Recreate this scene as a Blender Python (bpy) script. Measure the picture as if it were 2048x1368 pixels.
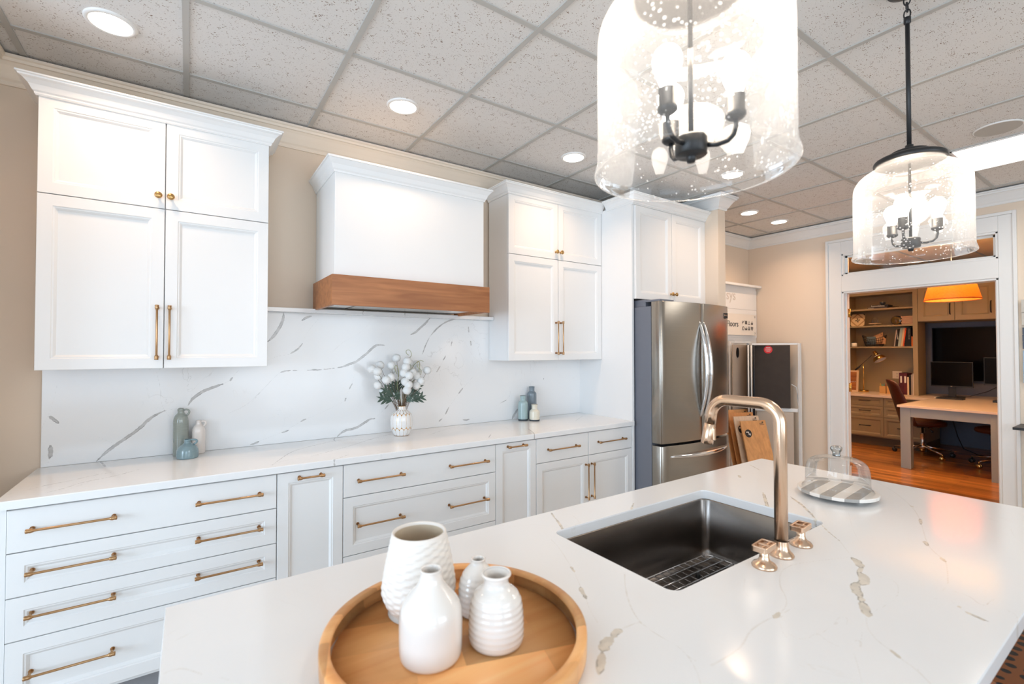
import bpy, bmesh, math, random
import numpy as np
from mathutils import Vector, Matrix, noise as mnoise
S = bpy.context.scene
for o in list(bpy.data.objects): bpy.data.objects.remove(o)
COL = S.collection
PI = math.pi
random.seed(7)
# ------------------------------------------------------------------ camera
cd = bpy.data.cameras.new('camera'); cam = bpy.data.objects.new('camera', cd); COL.objects.link(cam)
yaw, pitch, roll = math.radians(34.5), math.radians(.986), math.radians(-.06)
fw = Vector((math.sin(yaw)*math.cos(pitch), math.cos(yaw)*math.cos(pitch), math.sin(pitch)))
rt = Vector((math.cos(yaw), -math.sin(yaw), 0)); up = rt.cross(fw)
rt2 = rt*math.cos(roll)+up*math.sin(roll); up2 = up*math.cos(roll)-rt*math.sin(roll)
m = Matrix((rt2, up2, -fw)).transposed().to_4x4(); m.translation = Vector((0, 0, 1.46))
cam.matrix_world = m
cd.sensor_width = 36; cd.lens = 941./2048*36; cd.clip_start = .02; cd.clip_end = 60
cd.dof.use_dof = True; cd.dof.focus_distance = 2.6; cd.dof.aperture_fstop = 3.5
S.camera = cam
# ------------------------------------------------------------------ view, world, daylight
S.view_settings.view_transform = 'Standard'; S.view_settings.look = 'None'
S.view_settings.gamma = 1; S.view_settings.use_curve_mapping = False
S.view_settings.exposure = 0.07
W = bpy.data.worlds.new('world'); S.world = W; W.use_nodes = True
bg = W.node_tree.nodes['Background']; bg.inputs[0].default_value = (.72, .84, 1, 1); bg.inputs[1].default_value = .5
def arealight(name, loc, rot, sx, sy, power, col, spread=180, parent=None, shape='RECTANGLE'):
    l = bpy.data.lights.new(name, 'AREA'); l.shape = shape; l.size = sx; l.size_y = sy
    l.energy = power; l.color = col; l.spread = math.radians(spread)
    o = bpy.data.objects.new(name, l); COL.objects.link(o); o.location = loc; o.rotation_euler = rot
    if parent:
        o.parent = parent; o.location = Vector(loc)-Vector(parent['_w'])
    return o
DAY = (.64, .81, 1.0)
arealight('daylight_left_window', (-4.25, .2, 1.6), (0, -PI/2, 0), 1.9, 3.6, 190, DAY)      # through the shop window on the left
arealight('daylight_front_window_a', (-1.6, -3.75, 1.65), (PI/2, 0, 0), 2.6, 2.0, 64, DAY)
arealight('daylight_front_window_b', (1.9, -3.75, 1.65), (PI/2, 0, 0), 2.6, 2.0, 66, (.80, .90, 1))
# ------------------------------------------------------------------ materials
MATS = {}
def nodes(name):
    m = bpy.data.materials.new(name); m.use_nodes = True; nt = m.node_tree
    return m, nt, nt.nodes['Principled BSDF']
def mat(name, col, rough=.5, metal=0, bump=0, bscale=200, var=0, vscale=8, spec=.5, coat=0, stretch=None, emit=None, estr=0):
    if name in MATS: return MATS[name]
    m, nt, b = nodes(name); N = nt.nodes; L = nt.links
    b.inputs['Base Color'].default_value = (*col, 1); b.inputs['Roughness'].default_value = rough
    b.inputs['Metallic'].default_value = metal; b.inputs['Specular IOR Level'].default_value = spec
    b.inputs['Coat Weight'].default_value = coat; b.inputs['Coat Roughness'].default_value = .08
    tc = N.new('ShaderNodeTexCoord'); mp = N.new('ShaderNodeMapping'); L.new(tc.outputs['Object'], mp.inputs[0])
    if stretch: mp.inputs['Scale'].default_value = stretch
    nz = N.new('ShaderNodeTexNoise'); nz.inputs['Scale'].default_value = vscale; nz.inputs['Detail'].default_value = 4
    L.new(mp.outputs[0], nz.inputs[0])
    mx = N.new('ShaderNodeMix'); mx.data_type = 'RGBA'
    mx.inputs[6].default_value = tuple(c*(1-var) for c in col)+(1,); mx.inputs[7].default_value = tuple(min(1, c*(1+var)) for c in col)+(1,)
    L.new(nz.outputs[0], mx.inputs[0]); L.new(mx.outputs[2], b.inputs['Base Color'])
    if bump:
        n2 = N.new('ShaderNodeTexNoise'); n2.inputs['Scale'].default_value = bscale; L.new(mp.outputs[0], n2.inputs[0])
        bp = N.new('ShaderNodeBump'); bp.inputs['Strength'].default_value = bump; bp.inputs['Distance'].default_value = .002
        L.new(n2.outputs[0], bp.inputs['Height']); L.new(bp.outputs[0], b.inputs['Normal'])
    if emit:
        b.inputs['Emission Color'].default_value = (*emit, 1); b.inputs['Emission Strength'].default_value = estr
    MATS[name] = m; return m
def srgb(r, g, b):
    f = lambda c: ((c/255+.055)/1.055)**2.4 if c/255 > .04045 else c/255/12.92
    return (f(r), f(g), f(b))
def wood(name, c1, c2, axis=0, scale=6, rough=.45, plank=0, bump=.15, coat=0):
    m, nt, b = nodes(name); N = nt.nodes; L = nt.links
    tc = N.new('ShaderNodeTexCoord'); mp = N.new('ShaderNodeMapping'); L.new(tc.outputs['Object'], mp.inputs[0])
    sc = [scale*6]*3; sc[axis] = scale*.45; mp.inputs['Scale'].default_value = sc
    n1 = N.new('ShaderNodeTexNoise'); n1.inputs['Scale'].default_value = 1.1; n1.inputs['Detail'].default_value = 7; n1.inputs['Distortion'].default_value = .6
    L.new(mp.outputs[0], n1.inputs[0])
    r = N.new('ShaderNodeValToRGB'); e = r.color_ramp.elements
    e[0].position = .3; e[0].color = (*c2, 1); e[1].position = .68; e[1].color = (*c1, 1); L.new(n1.outputs[0], r.inputs[0])
    col = r.outputs[0]
    if plank:
        br = N.new('ShaderNodeTexBrick'); br.offset = .37; br.inputs['Scale'].default_value = 1
        br.inputs['Brick Width'].default_value = plank[0]; br.inputs['Row Height'].default_value = plank[1]
        br.inputs['Mortar Size'].default_value = plank[2]; br.inputs['Mortar'].default_value = (*[c*.25 for c in c2], 1)
        br.inputs['Color1'].default_value = (.55, .55, .55, 1); br.inputs['Color2'].default_value = (1.2, 1.2, 1.2, 1)
        m2 = N.new('ShaderNodeMapping'); L.new(tc.outputs['Object'], m2.inputs[0])
        if len(plank) > 3: m2.inputs['Rotation'].default_value = plank[3]
        L.new(m2.outputs[0], br.inputs[0])
        mx = N.new('ShaderNodeMix'); mx.data_type = 'RGBA'; mx.blend_type = 'MULTIPLY'; mx.inputs[0].default_value = 1
        L.new(col, mx.inputs[6]); L.new(br.outputs[0], mx.inputs[7]); col = mx.outputs[2]
    L.new(col, b.inputs['Base Color']); b.inputs['Roughness'].default_value = rough; b.inputs['Coat Weight'].default_value = coat
    bp = N.new('ShaderNodeBump'); bp.inputs['Strength'].default_value = bump; bp.inputs['Distance'].default_value = .001
    L.new(n1.outputs[0], bp.inputs['Height']); L.new(bp.outputs[0], b.inputs['Normal'])
    MATS[name] = m; return m
def brushed(name, col, rough, stretch, bump=.25, aniso=0):
    m, nt, b = nodes(name); N = nt.nodes; L = nt.links
    b.inputs['Metallic'].default_value = 1; b.inputs['Base Color'].default_value = (*col, 1)
    tc = N.new('ShaderNodeTexCoord'); mp = N.new('ShaderNodeMapping'); mp.inputs['Scale'].default_value = stretch
    L.new(tc.outputs['Object'], mp.inputs[0]); nz = N.new('ShaderNodeTexNoise'); nz.inputs['Scale'].default_value = 1; nz.inputs['Detail'].default_value = 3
    L.new(mp.outputs[0], nz.inputs[0]); mr = N.new('ShaderNodeMapRange'); mr.inputs['To Min'].default_value = rough*.8; mr.inputs['To Max'].default_value = rough*1.25
    L.new(nz.outputs[0], mr.inputs[0]); L.new(mr.outputs[0], b.inputs['Roughness'])
    bp = N.new('ShaderNodeBump'); bp.inputs['Strength'].default_value = bump; bp.inputs['Distance'].default_value = .0004
    L.new(nz.outputs[0], bp.inputs['Height']); L.new(bp.outputs[0], b.inputs['Normal'])
    MATS[name] = m; return m
def quartz(name, veinc, hairc):
    """white quartz; the veins are laid out as distances (mm) stored on the slab's fine mesh"""
    m, nt, b = nodes(name); N = nt.nodes; L = nt.links
    geo = N.new('ShaderNodeNewGeometry')
    def noise(s, d=4, dist=0):
        n = N.new('ShaderNodeTexNoise'); n.inputs['Scale'].default_value = s; n.inputs['Detail'].default_value = d; n.inputs['Distortion'].default_value = dist
        L.new(geo.outputs['Position'], n.inputs[0]); return n.outputs[0]
    def math_(op, a, c, cl=False):
        n = N.new('ShaderNodeMath'); n.operation = op; n.use_clamp = cl
        for i, v in enumerate((a, c)):
            if isinstance(v, (int, float)): n.inputs[i].default_value = v
            else: L.new(v, n.inputs[i])
        return n.outputs[0]
    def rng(v, a, c, lo=0, hi=1):
        n = N.new('ShaderNodeMapRange'); n.interpolation_type = 'SMOOTHSTEP'
        L.new(v, n.inputs[0]); n.inputs[1].default_value = a; n.inputs[2].default_value = c; n.inputs[3].default_value = lo; n.inputs[4].default_value = hi
        return n.outputs[0]
    def attr(a):
        n = N.new('ShaderNodeAttribute'); n.attribute_name = a; return n.outputs['Fac']
    nz = noise(90, 4)
    v = math_('ADD', attr('vein'), math_('MULTIPLY', math_('SUBTRACT', nz, .5), 9))
    mv = rng(v, 1.0, -1.0)
    rim = math_('MULTIPLY', rng(v, -4.5, -1.0), rng(noise(45, 2), .45, .62))     # the darker broken rims along a vein
    h = math_('ADD', attr('hair'), math_('MULTIPLY', noise(60, 2), 1.2))
    mh = math_('MULTIPLY', rng(h, 2.8, .2), rng(noise(9, 3), .35, .6, .35, 1))
    # faint crackle everywhere
    wn = noise(3, 5, 1.5); w1 = math_('ABSOLUTE', math_('SUBTRACT', wn, .5), 0)
    mc = math_('MULTIPLY', rng(w1, .006, 0), rng(noise(2.1, 2), .56, .7, 0, .28))
    def mixc(f, a, c):
        n = N.new('ShaderNodeMix'); n.data_type = 'RGBA'; L.new(f, n.inputs[0])
        for i, x in ((6, a), (7, c)):
            if isinstance(x, tuple): n.inputs[i].default_value = (*x, 1)
            else: L.new(x, n.inputs[i])
        return n.outputs[2]
    base = (.865, .865, .86)
    c = mixc(math_('MULTIPLY', mc, 1), base, hairc)
    c = mixc(math_('MULTIPLY', mh, .55), c, hairc)
    vc = mixc(rng(noise(30, 3), .4, .62), veinc, tuple(x*1.18 for x in veinc))
    vc = mixc(math_('MULTIPLY', rim, .85), vc, tuple(x*.45 for x in veinc))
    c = mixc(math_('MULTIPLY', mv, .93), c, vc)
    L.new(c, b.inputs['Base Color']); b.inputs['Roughness'].default_value = .13
    MATS[name] = m; return m
def emis(name, col, s):
    m = bpy.data.materials.new(name); m.use_nodes = True; nt = m.node_tree; nt.nodes.clear()
    e = nt.nodes.new('ShaderNodeEmission'); e.inputs[0].default_value = (*col, 1); e.inputs[1].default_value = s
    o = nt.nodes.new('ShaderNodeOutputMaterial'); nt.links.new(e.outputs[0], o.inputs[0]); MATS[name] = m; return m
def clearglass(name, tint=(1, 1, 1), white=.0, seeds=0, refl=1.0):
    """thin glass: lets light through, reflects more towards grazing, optional seed bubbles"""
    m = bpy.data.materials.new(name); m.use_nodes = True; nt = m.node_tree; nt.nodes.clear(); N = nt.nodes; L = nt.links
    tr = N.new('ShaderNodeBsdfTransparent'); tr.inputs[0].default_value = (*tint, 1)
    gl = N.new('ShaderNodeBsdfGlossy'); gl.inputs['Roughness'].default_value = .03
    fr = N.new('ShaderNodeFresnel'); fr.inputs[0].default_value = 1.5
    ms = N.new('ShaderNodeMixShader')
    mm = N.new('ShaderNodeMath'); mm.operation = 'MULTIPLY'; mm.inputs[1].default_value = refl; mm.use_clamp = True
    L.new(fr.outputs[0], mm.inputs[0]); L.new(mm.outputs[0], ms.inputs[0]); L.new(tr.outputs[0], ms.inputs[1]); L.new(gl.outputs[0], ms.inputs[2])
    out = ms.outputs[0]
    if white or seeds:
        df = N.new('ShaderNodeBsdfDiffuse'); df.inputs[0].default_value = (1, 1, 1, 1)
        tl = N.new('ShaderNodeBsdfTranslucent'); tl.inputs[0].default_value = (1, 1, 1, 1)
        ad = N.new('ShaderNodeMixShader'); ad.inputs[0].default_value = .55; L.new(df.outputs[0], ad.inputs[1]); L.new(tl.outputs[0], ad.inputs[2])
        m2 = N.new('ShaderNodeMixShader'); L.new(out, m2.inputs[1]); L.new(ad.outputs[0], m2.inputs[2])
        lw = N.new('ShaderNodeLayerWeight'); lw.inputs[0].default_value = .35      # more glass is crossed towards the rim
        mr = N.new('ShaderNodeMapRange'); mr.inputs[3].default_value = white; mr.inputs[4].default_value = min(1, white*3.2); L.new(lw.outputs['Facing'], mr.inputs[0])
        f = mr.outputs[0]
        if seeds:
            tc = N.new('ShaderNodeTexCoord'); vo = N.new('ShaderNodeTexVoronoi'); vo.inputs['Scale'].default_value = seeds
            L.new(tc.outputs['Object'], vo.inputs[0])
            nz = N.new('ShaderNodeTexNoise'); nz.inputs['Scale'].default_value = 14; L.new(tc.outputs['Object'], nz.inputs[0])
            r1 = N.new('ShaderNodeMapRange'); r1.inputs[1].default_value = .42; r1.inputs[2].default_value = .62; r1.inputs[3].default_value = .04; r1.inputs[4].default_value = .3; L.new(nz.outputs[0], r1.inputs[0])
            lt = N.new('ShaderNodeMath'); lt.operation = 'LESS_THAN'; L.new(vo.outputs['Distance'], lt.inputs[0]); L.new(r1.outputs[0], lt.inputs[1])
            sm = N.new('ShaderNodeMath'); sm.operation = 'MULTIPLY'; sm.inputs[1].default_value = .55; L.new(lt.outputs[0], sm.inputs[0])
            mx = N.new('ShaderNodeMath'); mx.operation = 'MAXIMUM'; L.new(f, mx.inputs[0]); L.new(sm.outputs[0], mx.inputs[1]); f = mx.outputs[0]
        L.new(f, m2.inputs[0]); out = m2.outputs[0]
    o = N.new('ShaderNodeOutputMaterial'); L.new(out, o.inputs[0]); MATS[name] = m; return m
def tilemat(name):
    m, nt, b = nodes(name); N = nt.nodes; L = nt.links
    geo = N.new('ShaderNodeNewGeometry')
    mp = N.new('ShaderNodeMapping'); mp.inputs['Scale'].default_value = (1, 1.9, 1); mp.inputs['Rotation'].default_value = (0, 0, .5); L.new(geo.outputs['Position'], mp.inputs[0])
    nd = N.new('ShaderNodeTexNoise'); nd.inputs['Scale'].default_value = 70; L.new(mp.outputs[0], nd.inputs[0])
    ad = N.new('ShaderNodeVectorMath'); ad.operation = 'MULTIPLY_ADD'; ad.inputs[1].default_value = (.012, .012, .012); L.new(nd.outputs['Color'], ad.inputs[0]); L.new(mp.outputs[0], ad.inputs[2])
    vo = N.new('ShaderNodeTexVoronoi'); vo.inputs['Scale'].default_value = 92; L.new(ad.outputs[0], vo.inputs[0])
    nz = N.new('ShaderNodeTexNoise'); nz.inputs['Scale'].default_value = 32; L.new(geo.outputs['Position'], nz.inputs[0])
    r1 = N.new('ShaderNodeMapRange'); r1.inputs[1].default_value = .42; r1.inputs[2].default_value = .68; r1.inputs[3].default_value = .15; r1.inputs[4].default_value = .36; L.new(nz.outputs[0], r1.inputs[0])
    sb = N.new('ShaderNodeMath'); sb.operation = 'SUBTRACT'; L.new(r1.outputs[0], sb.inputs[0]); L.new(vo.outputs['Distance'], sb.inputs[1])
    mr = N.new('ShaderNodeMapRange'); mr.inputs[1].default_value = 0; mr.inputs[2].default_value = .07; L.new(sb.outputs[0], mr.inputs[0])
    n2 = N.new('ShaderNodeTexNoise'); n2.inputs['Scale'].default_value = 260; L.new(geo.outputs['Position'], n2.inputs[0])
    mx = N.new('ShaderNodeMix'); mx.data_type = 'RGBA'; mx.inputs[6].default_value = (.69, .675, .655, 1); mx.inputs[7].default_value = (.78, .765, .745, 1); L.new(n2.outputs[0], mx.inputs[0])
    m3 = N.new('ShaderNodeMix'); m3.data_type = 'RGBA'; m3.inputs[7].default_value = (.24, .16, .115, 1); L.new(mx.outputs[2], m3.inputs[6]); L.new(mr.outputs[0], m3.inputs[0])
    L.new(m3.outputs[2], b.inputs['Base Color']); b.inputs['Roughness'].default_value = .95; b.inputs['Specular IOR Level'].default_value = .1
    bp = N.new('ShaderNodeBump'); bp.invert = True; bp.inputs['Strength'].default_value = .5; bp.inputs['Distance'].default_value = .002; L.new(mr.outputs[0], bp.inputs['Height']); L.new(bp.outputs[0], b.inputs['Normal'])
    MATS[name] = m; return m
WHITE = mat('cabinet_white', (.86, .86, .85), .32, var=.008)
WALLP = mat('wall_paint', srgb(228, 210, 190), .8, bump=.08, bscale=350, var=.01)
TRIM = mat('trim_white', (.80, .79, .77), .45, var=.01)
GRIDM = mat('ceiling_grid_metal', (.47, .46, .435), .6)
CRWN = mat('crown_cream', srgb(236, 222, 204), .5)
TILE = tilemat('ceiling_tile')
QW = quartz('quartz_wall', srgb(186, 184, 182), srgb(164, 160, 156))
QI = quartz('quartz_island', srgb(212, 204, 190), srgb(206, 196, 180))
GOLD = mat('brushed_bronze', (.47, .28, .14), .28, 1, var=.05)
FAUC = mat('champagne_bronze', (.74, .53, .38), .25, 1, var=.02)
STEEL = mat('stainless', (.36, .33, .29), .27, 1, var=.05, vscale=3, stretch=(1, 1, 40))
SINK = mat('sink_steel', (.25, .225, .205), .24, 1, var=.08, vscale=3, stretch=(12, 12, 1))
CHROME = mat('chrome', (.75, .75, .76), .09, 1)
DKGREY = mat('fridge_side_grey', srgb(112, 116, 126), .45, bump=.15, bscale=900)
BLACK = mat('matte_black', (.012, .012, .013), .42)
RUBBER = mat('black_rubber', (.01, .01, .01), .7)
OAK = wood('hood_oak', srgb(182, 120, 74), srgb(146, 90, 52), 0, 5, .42)
ACACIA = wood('tray_wood', srgb(252, 192, 126), srgb(226, 150, 84), 0, 3.0, .36, (.22, .085, .00001, (0, 0, .3)), .05)
FLOORW = wood('floor_wood', srgb(205, 140, 75), srgb(140, 82, 36), 1, 1.6, .28, (1.1, .075, .0012, (0, 0, PI/2)), .08, .2)
CERAM = mat('white_ceramic', (.84, .785, .725), .10, var=.03, vscale=14, coat=.5)
CERAM2 = mat('satin_ceramic', (.83, .775, .71), .45, var=.03, vscale=10)
BISQ = mat('raw_ceramic_inside', srgb(214, 196, 170), .6, var=.05)
SAGE = mat('sage_glaze', srgb(150, 156, 148), .12, var=.12, vscale=30, coat=.4, stretch=(1, 1, 6))
TEAL = mat('teal_glaze', srgb(128, 152, 158), .12, var=.14, vscale=30, coat=.4, stretch=(1, 1, 6))
AQUA = mat('aqua_glaze', srgb(160, 182, 182), .15, var=.1, vscale=40, coat=.4, stretch=(1, 1, 8))
SLATE = mat('slate_glaze', srgb(118, 130, 138), .15, var=.1, vscale=20, coat=.4)
CREAM = mat('cream_glaze', srgb(222, 216, 198), .18, var=.06, vscale=40, coat=.4, stretch=(1, 1, 8))
WGLAZE = mat('white_glaze', srgb(232, 222, 214), .14, var=.05, coat=.4)
GREYWOOD = mat('slate_painted_wood', srgb(150, 160, 164), .5, var=.03)
OLIVE = mat('olive_cabinet', srgb(158, 142, 112), .5, var=.03)
NAVY = mat('office_wall_paint', srgb(100, 108, 124), .7, var=.02)
SCREEN = mat('black_screen', (.003, .003, .004), .15, spec=.12)
LEATHER = mat('brown_leather', srgb(74, 32, 18), .42, bump=.2, bscale=250, var=.2)
WTOP = mat('office_worktop', srgb(232, 214, 196), .22, var=.02)
PAPER = mat('white_paper', (.8, .78, .75), .8)
ACRYL = mat('white_acrylic', (.84, .82, .80), .35)
BRASS = mat('polished_brass', (.75, .48, .16), .2, 1)
# ------------------------------------------------------------------ mesh helpers
def wl(o): return Vector(o['_w']) if o is not None and '_w' in o else Vector((0, 0, 0))
def tag(o, label=None, cat=None, group=None, kind=None):
    if label: o['label'] = label
    if cat: o['category'] = cat
    if group: o['group'] = group
    if kind: o['kind'] = kind
    return o
def thing(name, label, cat, loc, group=None, rz=0):
    o = bpy.data.objects.new(name, None); COL.objects.link(o); o.location = loc; o['_w'] = tuple(loc); o.rotation_euler = (0, 0, rz)
    o.empty_display_size = .05
    return tag(o, label, cat, group)
class MB:
    def __init__(s, tf=None): s.v = []; s.f = []; s.m = []; s.mi = 0; s.tf = tf; s.sm = []; s.smooth = False
    def add(s, vs, fs, sm=None):
        n = len(s.v)
        s.v += [Vector(s.tf(p)) if s.tf else Vector(p) for p in vs]
        s.f += [tuple(i+n for i in f) for f in fs]; s.m += [s.mi]*len(fs); s.sm += [s.smooth if sm is None else sm]*len(fs); return s
    def box(s, x0, x1, y0, y1, z0, z1):
        return s.add([(x0, y0, z0), (x1, y0, z0), (x1, y1, z0), (x0, y1, z0), (x0, y0, z1), (x1, y0, z1), (x1, y1, z1), (x0, y1, z1)],
                     [(0, 3, 2, 1), (4, 5, 6, 7), (0, 1, 5, 4), (1, 2, 6, 5), (2, 3, 7, 6), (3, 0, 4, 7)])
    def rings(s, rs, closed=True, cap0=False, cap1=False, sm=True, loop=False):
        n = len(rs[0]); vs = [p for r in rs for p in r]; fs = []
        R = len(rs) if loop else len(rs)-1
        for i in range(R):
            a = i*n; b_ = ((i+1) % len(rs))*n
            for j in range(n if closed else n-1):
                k = (j+1) % n; fs.append((a+j, a+k, b_+k, b_+j))
        s.add(vs, fs, sm)
        base = len(s.v)-len(vs)
        if cap0: s.f.append(tuple(base+j for j in range(n))[::-1]); s.m.append(s.mi); s.sm.append(False)
        if cap1: s.f.append(tuple(base+(len(rs)-1)*n+j for j in range(n))); s.m.append(s.mi); s.sm.append(False)
        return s
    def lathe(s, prof, c=(0, 0, 0), n=32, axis='z', fn=None, cap0=False, cap1=False):
        rs = []
        for (r, h) in prof:
            ring = []
            for j in range(n):
                a = 2*PI*j/n; rr = fn(r, h, a) if fn else r
                x, y = rr*math.cos(a), rr*math.sin(a)
                p = (x, y, h) if axis == 'z' else ((h, x, y) if axis == 'x' else (x, h, y))
                ring.append((c[0]+p[0], c[1]+p[1], c[2]+p[2]))
            rs.append(ring)
        return s.rings(rs, cap0=cap0, cap1=cap1)
    def tube(s, pts, r, n=10, caps=True, loop=False):
        pts = [Vector(p) for p in pts]; rs = []; prev = None; R = r if hasattr(r, '__len__') else [r]*len(pts)
        for i, p in enumerate(pts):
            if loop: t = pts[(i+1) % len(pts)]-pts[i-1]
            else: t = pts[min(i+1, len(pts)-1)]-pts[max(i-1, 0)]
            t.normalize()
            if prev is None: u = t.orthogonal().normalized()
            else:
                u = prev-t*prev.dot(t); u.normalize()
            prev = u; w = t.cross(u)
            rs.append([p+(u*math.cos(2*PI*j/n)+w*math.sin(2*PI*j/n))*R[i] for j in range(n)])
        return s.rings(rs, cap0=caps and not loop, cap1=caps and not loop, loop=loop)
    def sweep(s, prof, path, side=1, loop=False):
        """prof: (out, z) points; path: xy points; out = side * right-hand normal"""
        P = [Vector((p[0], p[1])) for p in path]; n = len(P); rs = []
        for i in range(n):
            d0 = (P[i]-P[i-1]) if (i > 0 or loop) else (P[1]-P[0]); d1 = (P[(i+1) % n]-P[i]) if (i < n-1 or loop) else d0
            if i == 0 and not loop: d0 = d1
            d0.normalize(); d1.normalize(); n0 = Vector((d0.y, -d0.x))*side; n1 = Vector((d1.y, -d1.x))*side
            mt = (n0+n1); mt.normalize(); k = 1/max(.2, mt.dot(n0)); mt *= k
            rs.append([(P[i].x+mt.x*o, P[i].y+mt.y*o, z) for o, z in prof])
        return s.rings(rs, closed=True, cap0=not loop, cap1=not loop, sm=False, loop=loop)
    def build(s, name, mats, parent=None, local=False, bevel=0, seg=2, auto=None, solid=0, recalc=True, subd=0):
        me = bpy.data.meshes.new(name); v = s.v
        if parent is None and not local:
            mn = Vector((min(p.x for p in v), min(p.y for p in v), min(p.z for p in v))); mx = Vector((max(p.x for p in v), max(p.y for p in v), 0))
            org = Vector(((mn.x+mx.x)/2, (mn.y+mx.y)/2, mn.z))
        else: org = Vector((0, 0, 0)) if local else wl(parent)
        me.from_pydata([tuple(p-org) for p in v], [], s.f)
        for mm in (mats if isinstance(mats, (list, tuple)) else [mats]): me.materials.append(mm)
        me.polygons.foreach_set('material_index', s.m); me.polygons.foreach_set('use_smooth', s.sm)
        if recalc:
            b = bmesh.new(); b.from_mesh(me); bmesh.ops.recalc_face_normals(b, faces=b.faces); b.to_mesh(me); b.free()
        me.update(); o = bpy.data.objects.new(name, me); COL.objects.link(o)
        if parent is not None: o.parent = parent; o['_w'] = tuple(wl(parent))
        elif not local: o.location = org; o['_w'] = tuple(org)
        else: o['_w'] = (0, 0, 0)
        if solid:
            md = o.modifiers.new('solid', 'SOLIDIFY'); md.thickness = solid; md.offset = 0
        if bevel:
            md = o.modifiers.new('bevel', 'BEVEL'); md.width = bevel; md.segments = seg; md.limit_method = 'ANGLE'; md.angle_limit = math.radians(40)
            md.harden_normals = False
        if subd:
            md = o.modifiers.new('sub', 'SUBSURF'); md.levels = subd; md.render_levels = subd
        return o
def copytree(o, parent=None):
    c = o.copy(); COL.objects.link(c)
    if parent is not None: c.parent = parent
    for ch in list(o.children): copytree(ch, c)
    return c
def text_mesh(body, size, depth=.0005):
    cu = bpy.data.curves.new('t', 'FONT'); cu.body = body; cu.size = size; cu.extrude = depth; cu.align_x = 'LEFT'
    t = bpy.data.objects.new('t', cu); COL.objects.link(t); bpy.context.view_layer.update()
    me = bpy.data.meshes.new_from_object(t.evaluated_get(bpy.context.evaluated_depsgraph_get()))
    vs = [tuple(v.co) for v in me.vertices]; fs = [tuple(p.vertices) for p in me.polygons]
    bpy.data.objects.remove(t); bpy.data.curves.remove(cu); bpy.data.meshes.remove(me); return vs, fs
def lettering(body, size, place, parent, mt, name='lettering'):
    vs, fs = text_mesh(body, size); b = MB(); b.add([place(v) for v in vs], fs, False)
    return b.build(name, mt, parent)
OFF = lambda p: (p[1], -p[0], p[2])          # door-style parts built facing -y, turned to face -x : local x = -world y, local y = world x
def nested(b, x0, x1, z0, z1, steps, close=True):
    """steps (inset, y): rectangle loops from the back outwards and into the panel"""
    rs = [[(x0+i, y, z0+i), (x1-i, y, z0+i), (x1-i, y, z1-i), (x0+i, y, z1-i)] for i, y in steps]
    b.rings(rs, sm=False, cap0=True, cap1=close)
def shaker(b, x0, x1, z0, z1, yf, rail=.052, t=.02):
    nested(b, x0, x1, z0, z1, [(0, yf+t), (0, yf+.0015), (.0015, yf), (rail-.004, yf), (rail-.001, yf+.003), (rail+.004, yf+.0035), (rail+.011, yf+.0095), (rail+.013, yf+.0115)])
def slab(b, x0, x1, z0, z1, yf, t=.02):
    nested(b, x0, x1, z0, z1, [(0, yf+t), (0, yf+.002), (.002, yf)])
def pull(name, x0, z0, x1, z1, yf, parent, mt, stand=.033, r=.0046):
    """bar pull between two points on the door face, barrel ends and two posts"""
    b = MB(); p0, p1 = Vector((x0, yf-stand, z0)), Vector((x1, yf-stand, z1)); d = (p1-p0).normalized(); L_ = (p1-p0).length
    hs = [(0, .0), (0, .0070), (.0015, .0082), (.006, .0082), (.0075, .0074), (.014, .0084), (.020, .0070), (.024, r)]; hs += [(L_-h, q) for h, q in hs[::-1]]
    u = Vector((0, 1, 0)); w = d.cross(u)
    b.rings([[p0+d*h+(u*math.cos(a)+w*math.sin(a))*rr for a in [2*PI*j/14 for j in range(14)]] for h, rr in hs])
    for h in (.013, L_-.013):
        p = p0+d*h; b.tube([p, (p.x, yf-.003, p.z)], .0048, 10); b.tube([(p.x, yf-.004, p.z), (p.x, yf+.0005, p.z)], .008, 12)
    return b.build(name, mt, parent)
def knob(x, z, yf, parent, mt):
    b = MB(); b.lathe([(0, 0), (.008, 0), (.0085, -.002), (.006, -.005), (.0055, -.014), (.012, -.019), (.0155, -.023), (.0150, -.027), (.011, -.030), (0, -.031)], (x, yf, z), 20, 'y')
    return b.build('knob', mt, parent)
CROWN = [(0, -.118), (.010, -.118), (.014, -.110), (.014, -.100), (.022, -.092), (.034, -.070), (.052, -.042), (.064, -.030), (.072, -.028), (.074, -.016), (.082, -.012), (.082, 0), (0, 0)]
CABCROWN = [(0, -.072), (.006, -.072), (.010, -.066), (.010, -.060), (.016, -.054), (.026, -.034), (.040, -.020), (.052, -.014), (.054, -.008), (.060, -.006), (.060, 0), (0, 0)]
def at(prof, z, k=1): return [(o*k, z+h*k) for o, h in prof]
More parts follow.
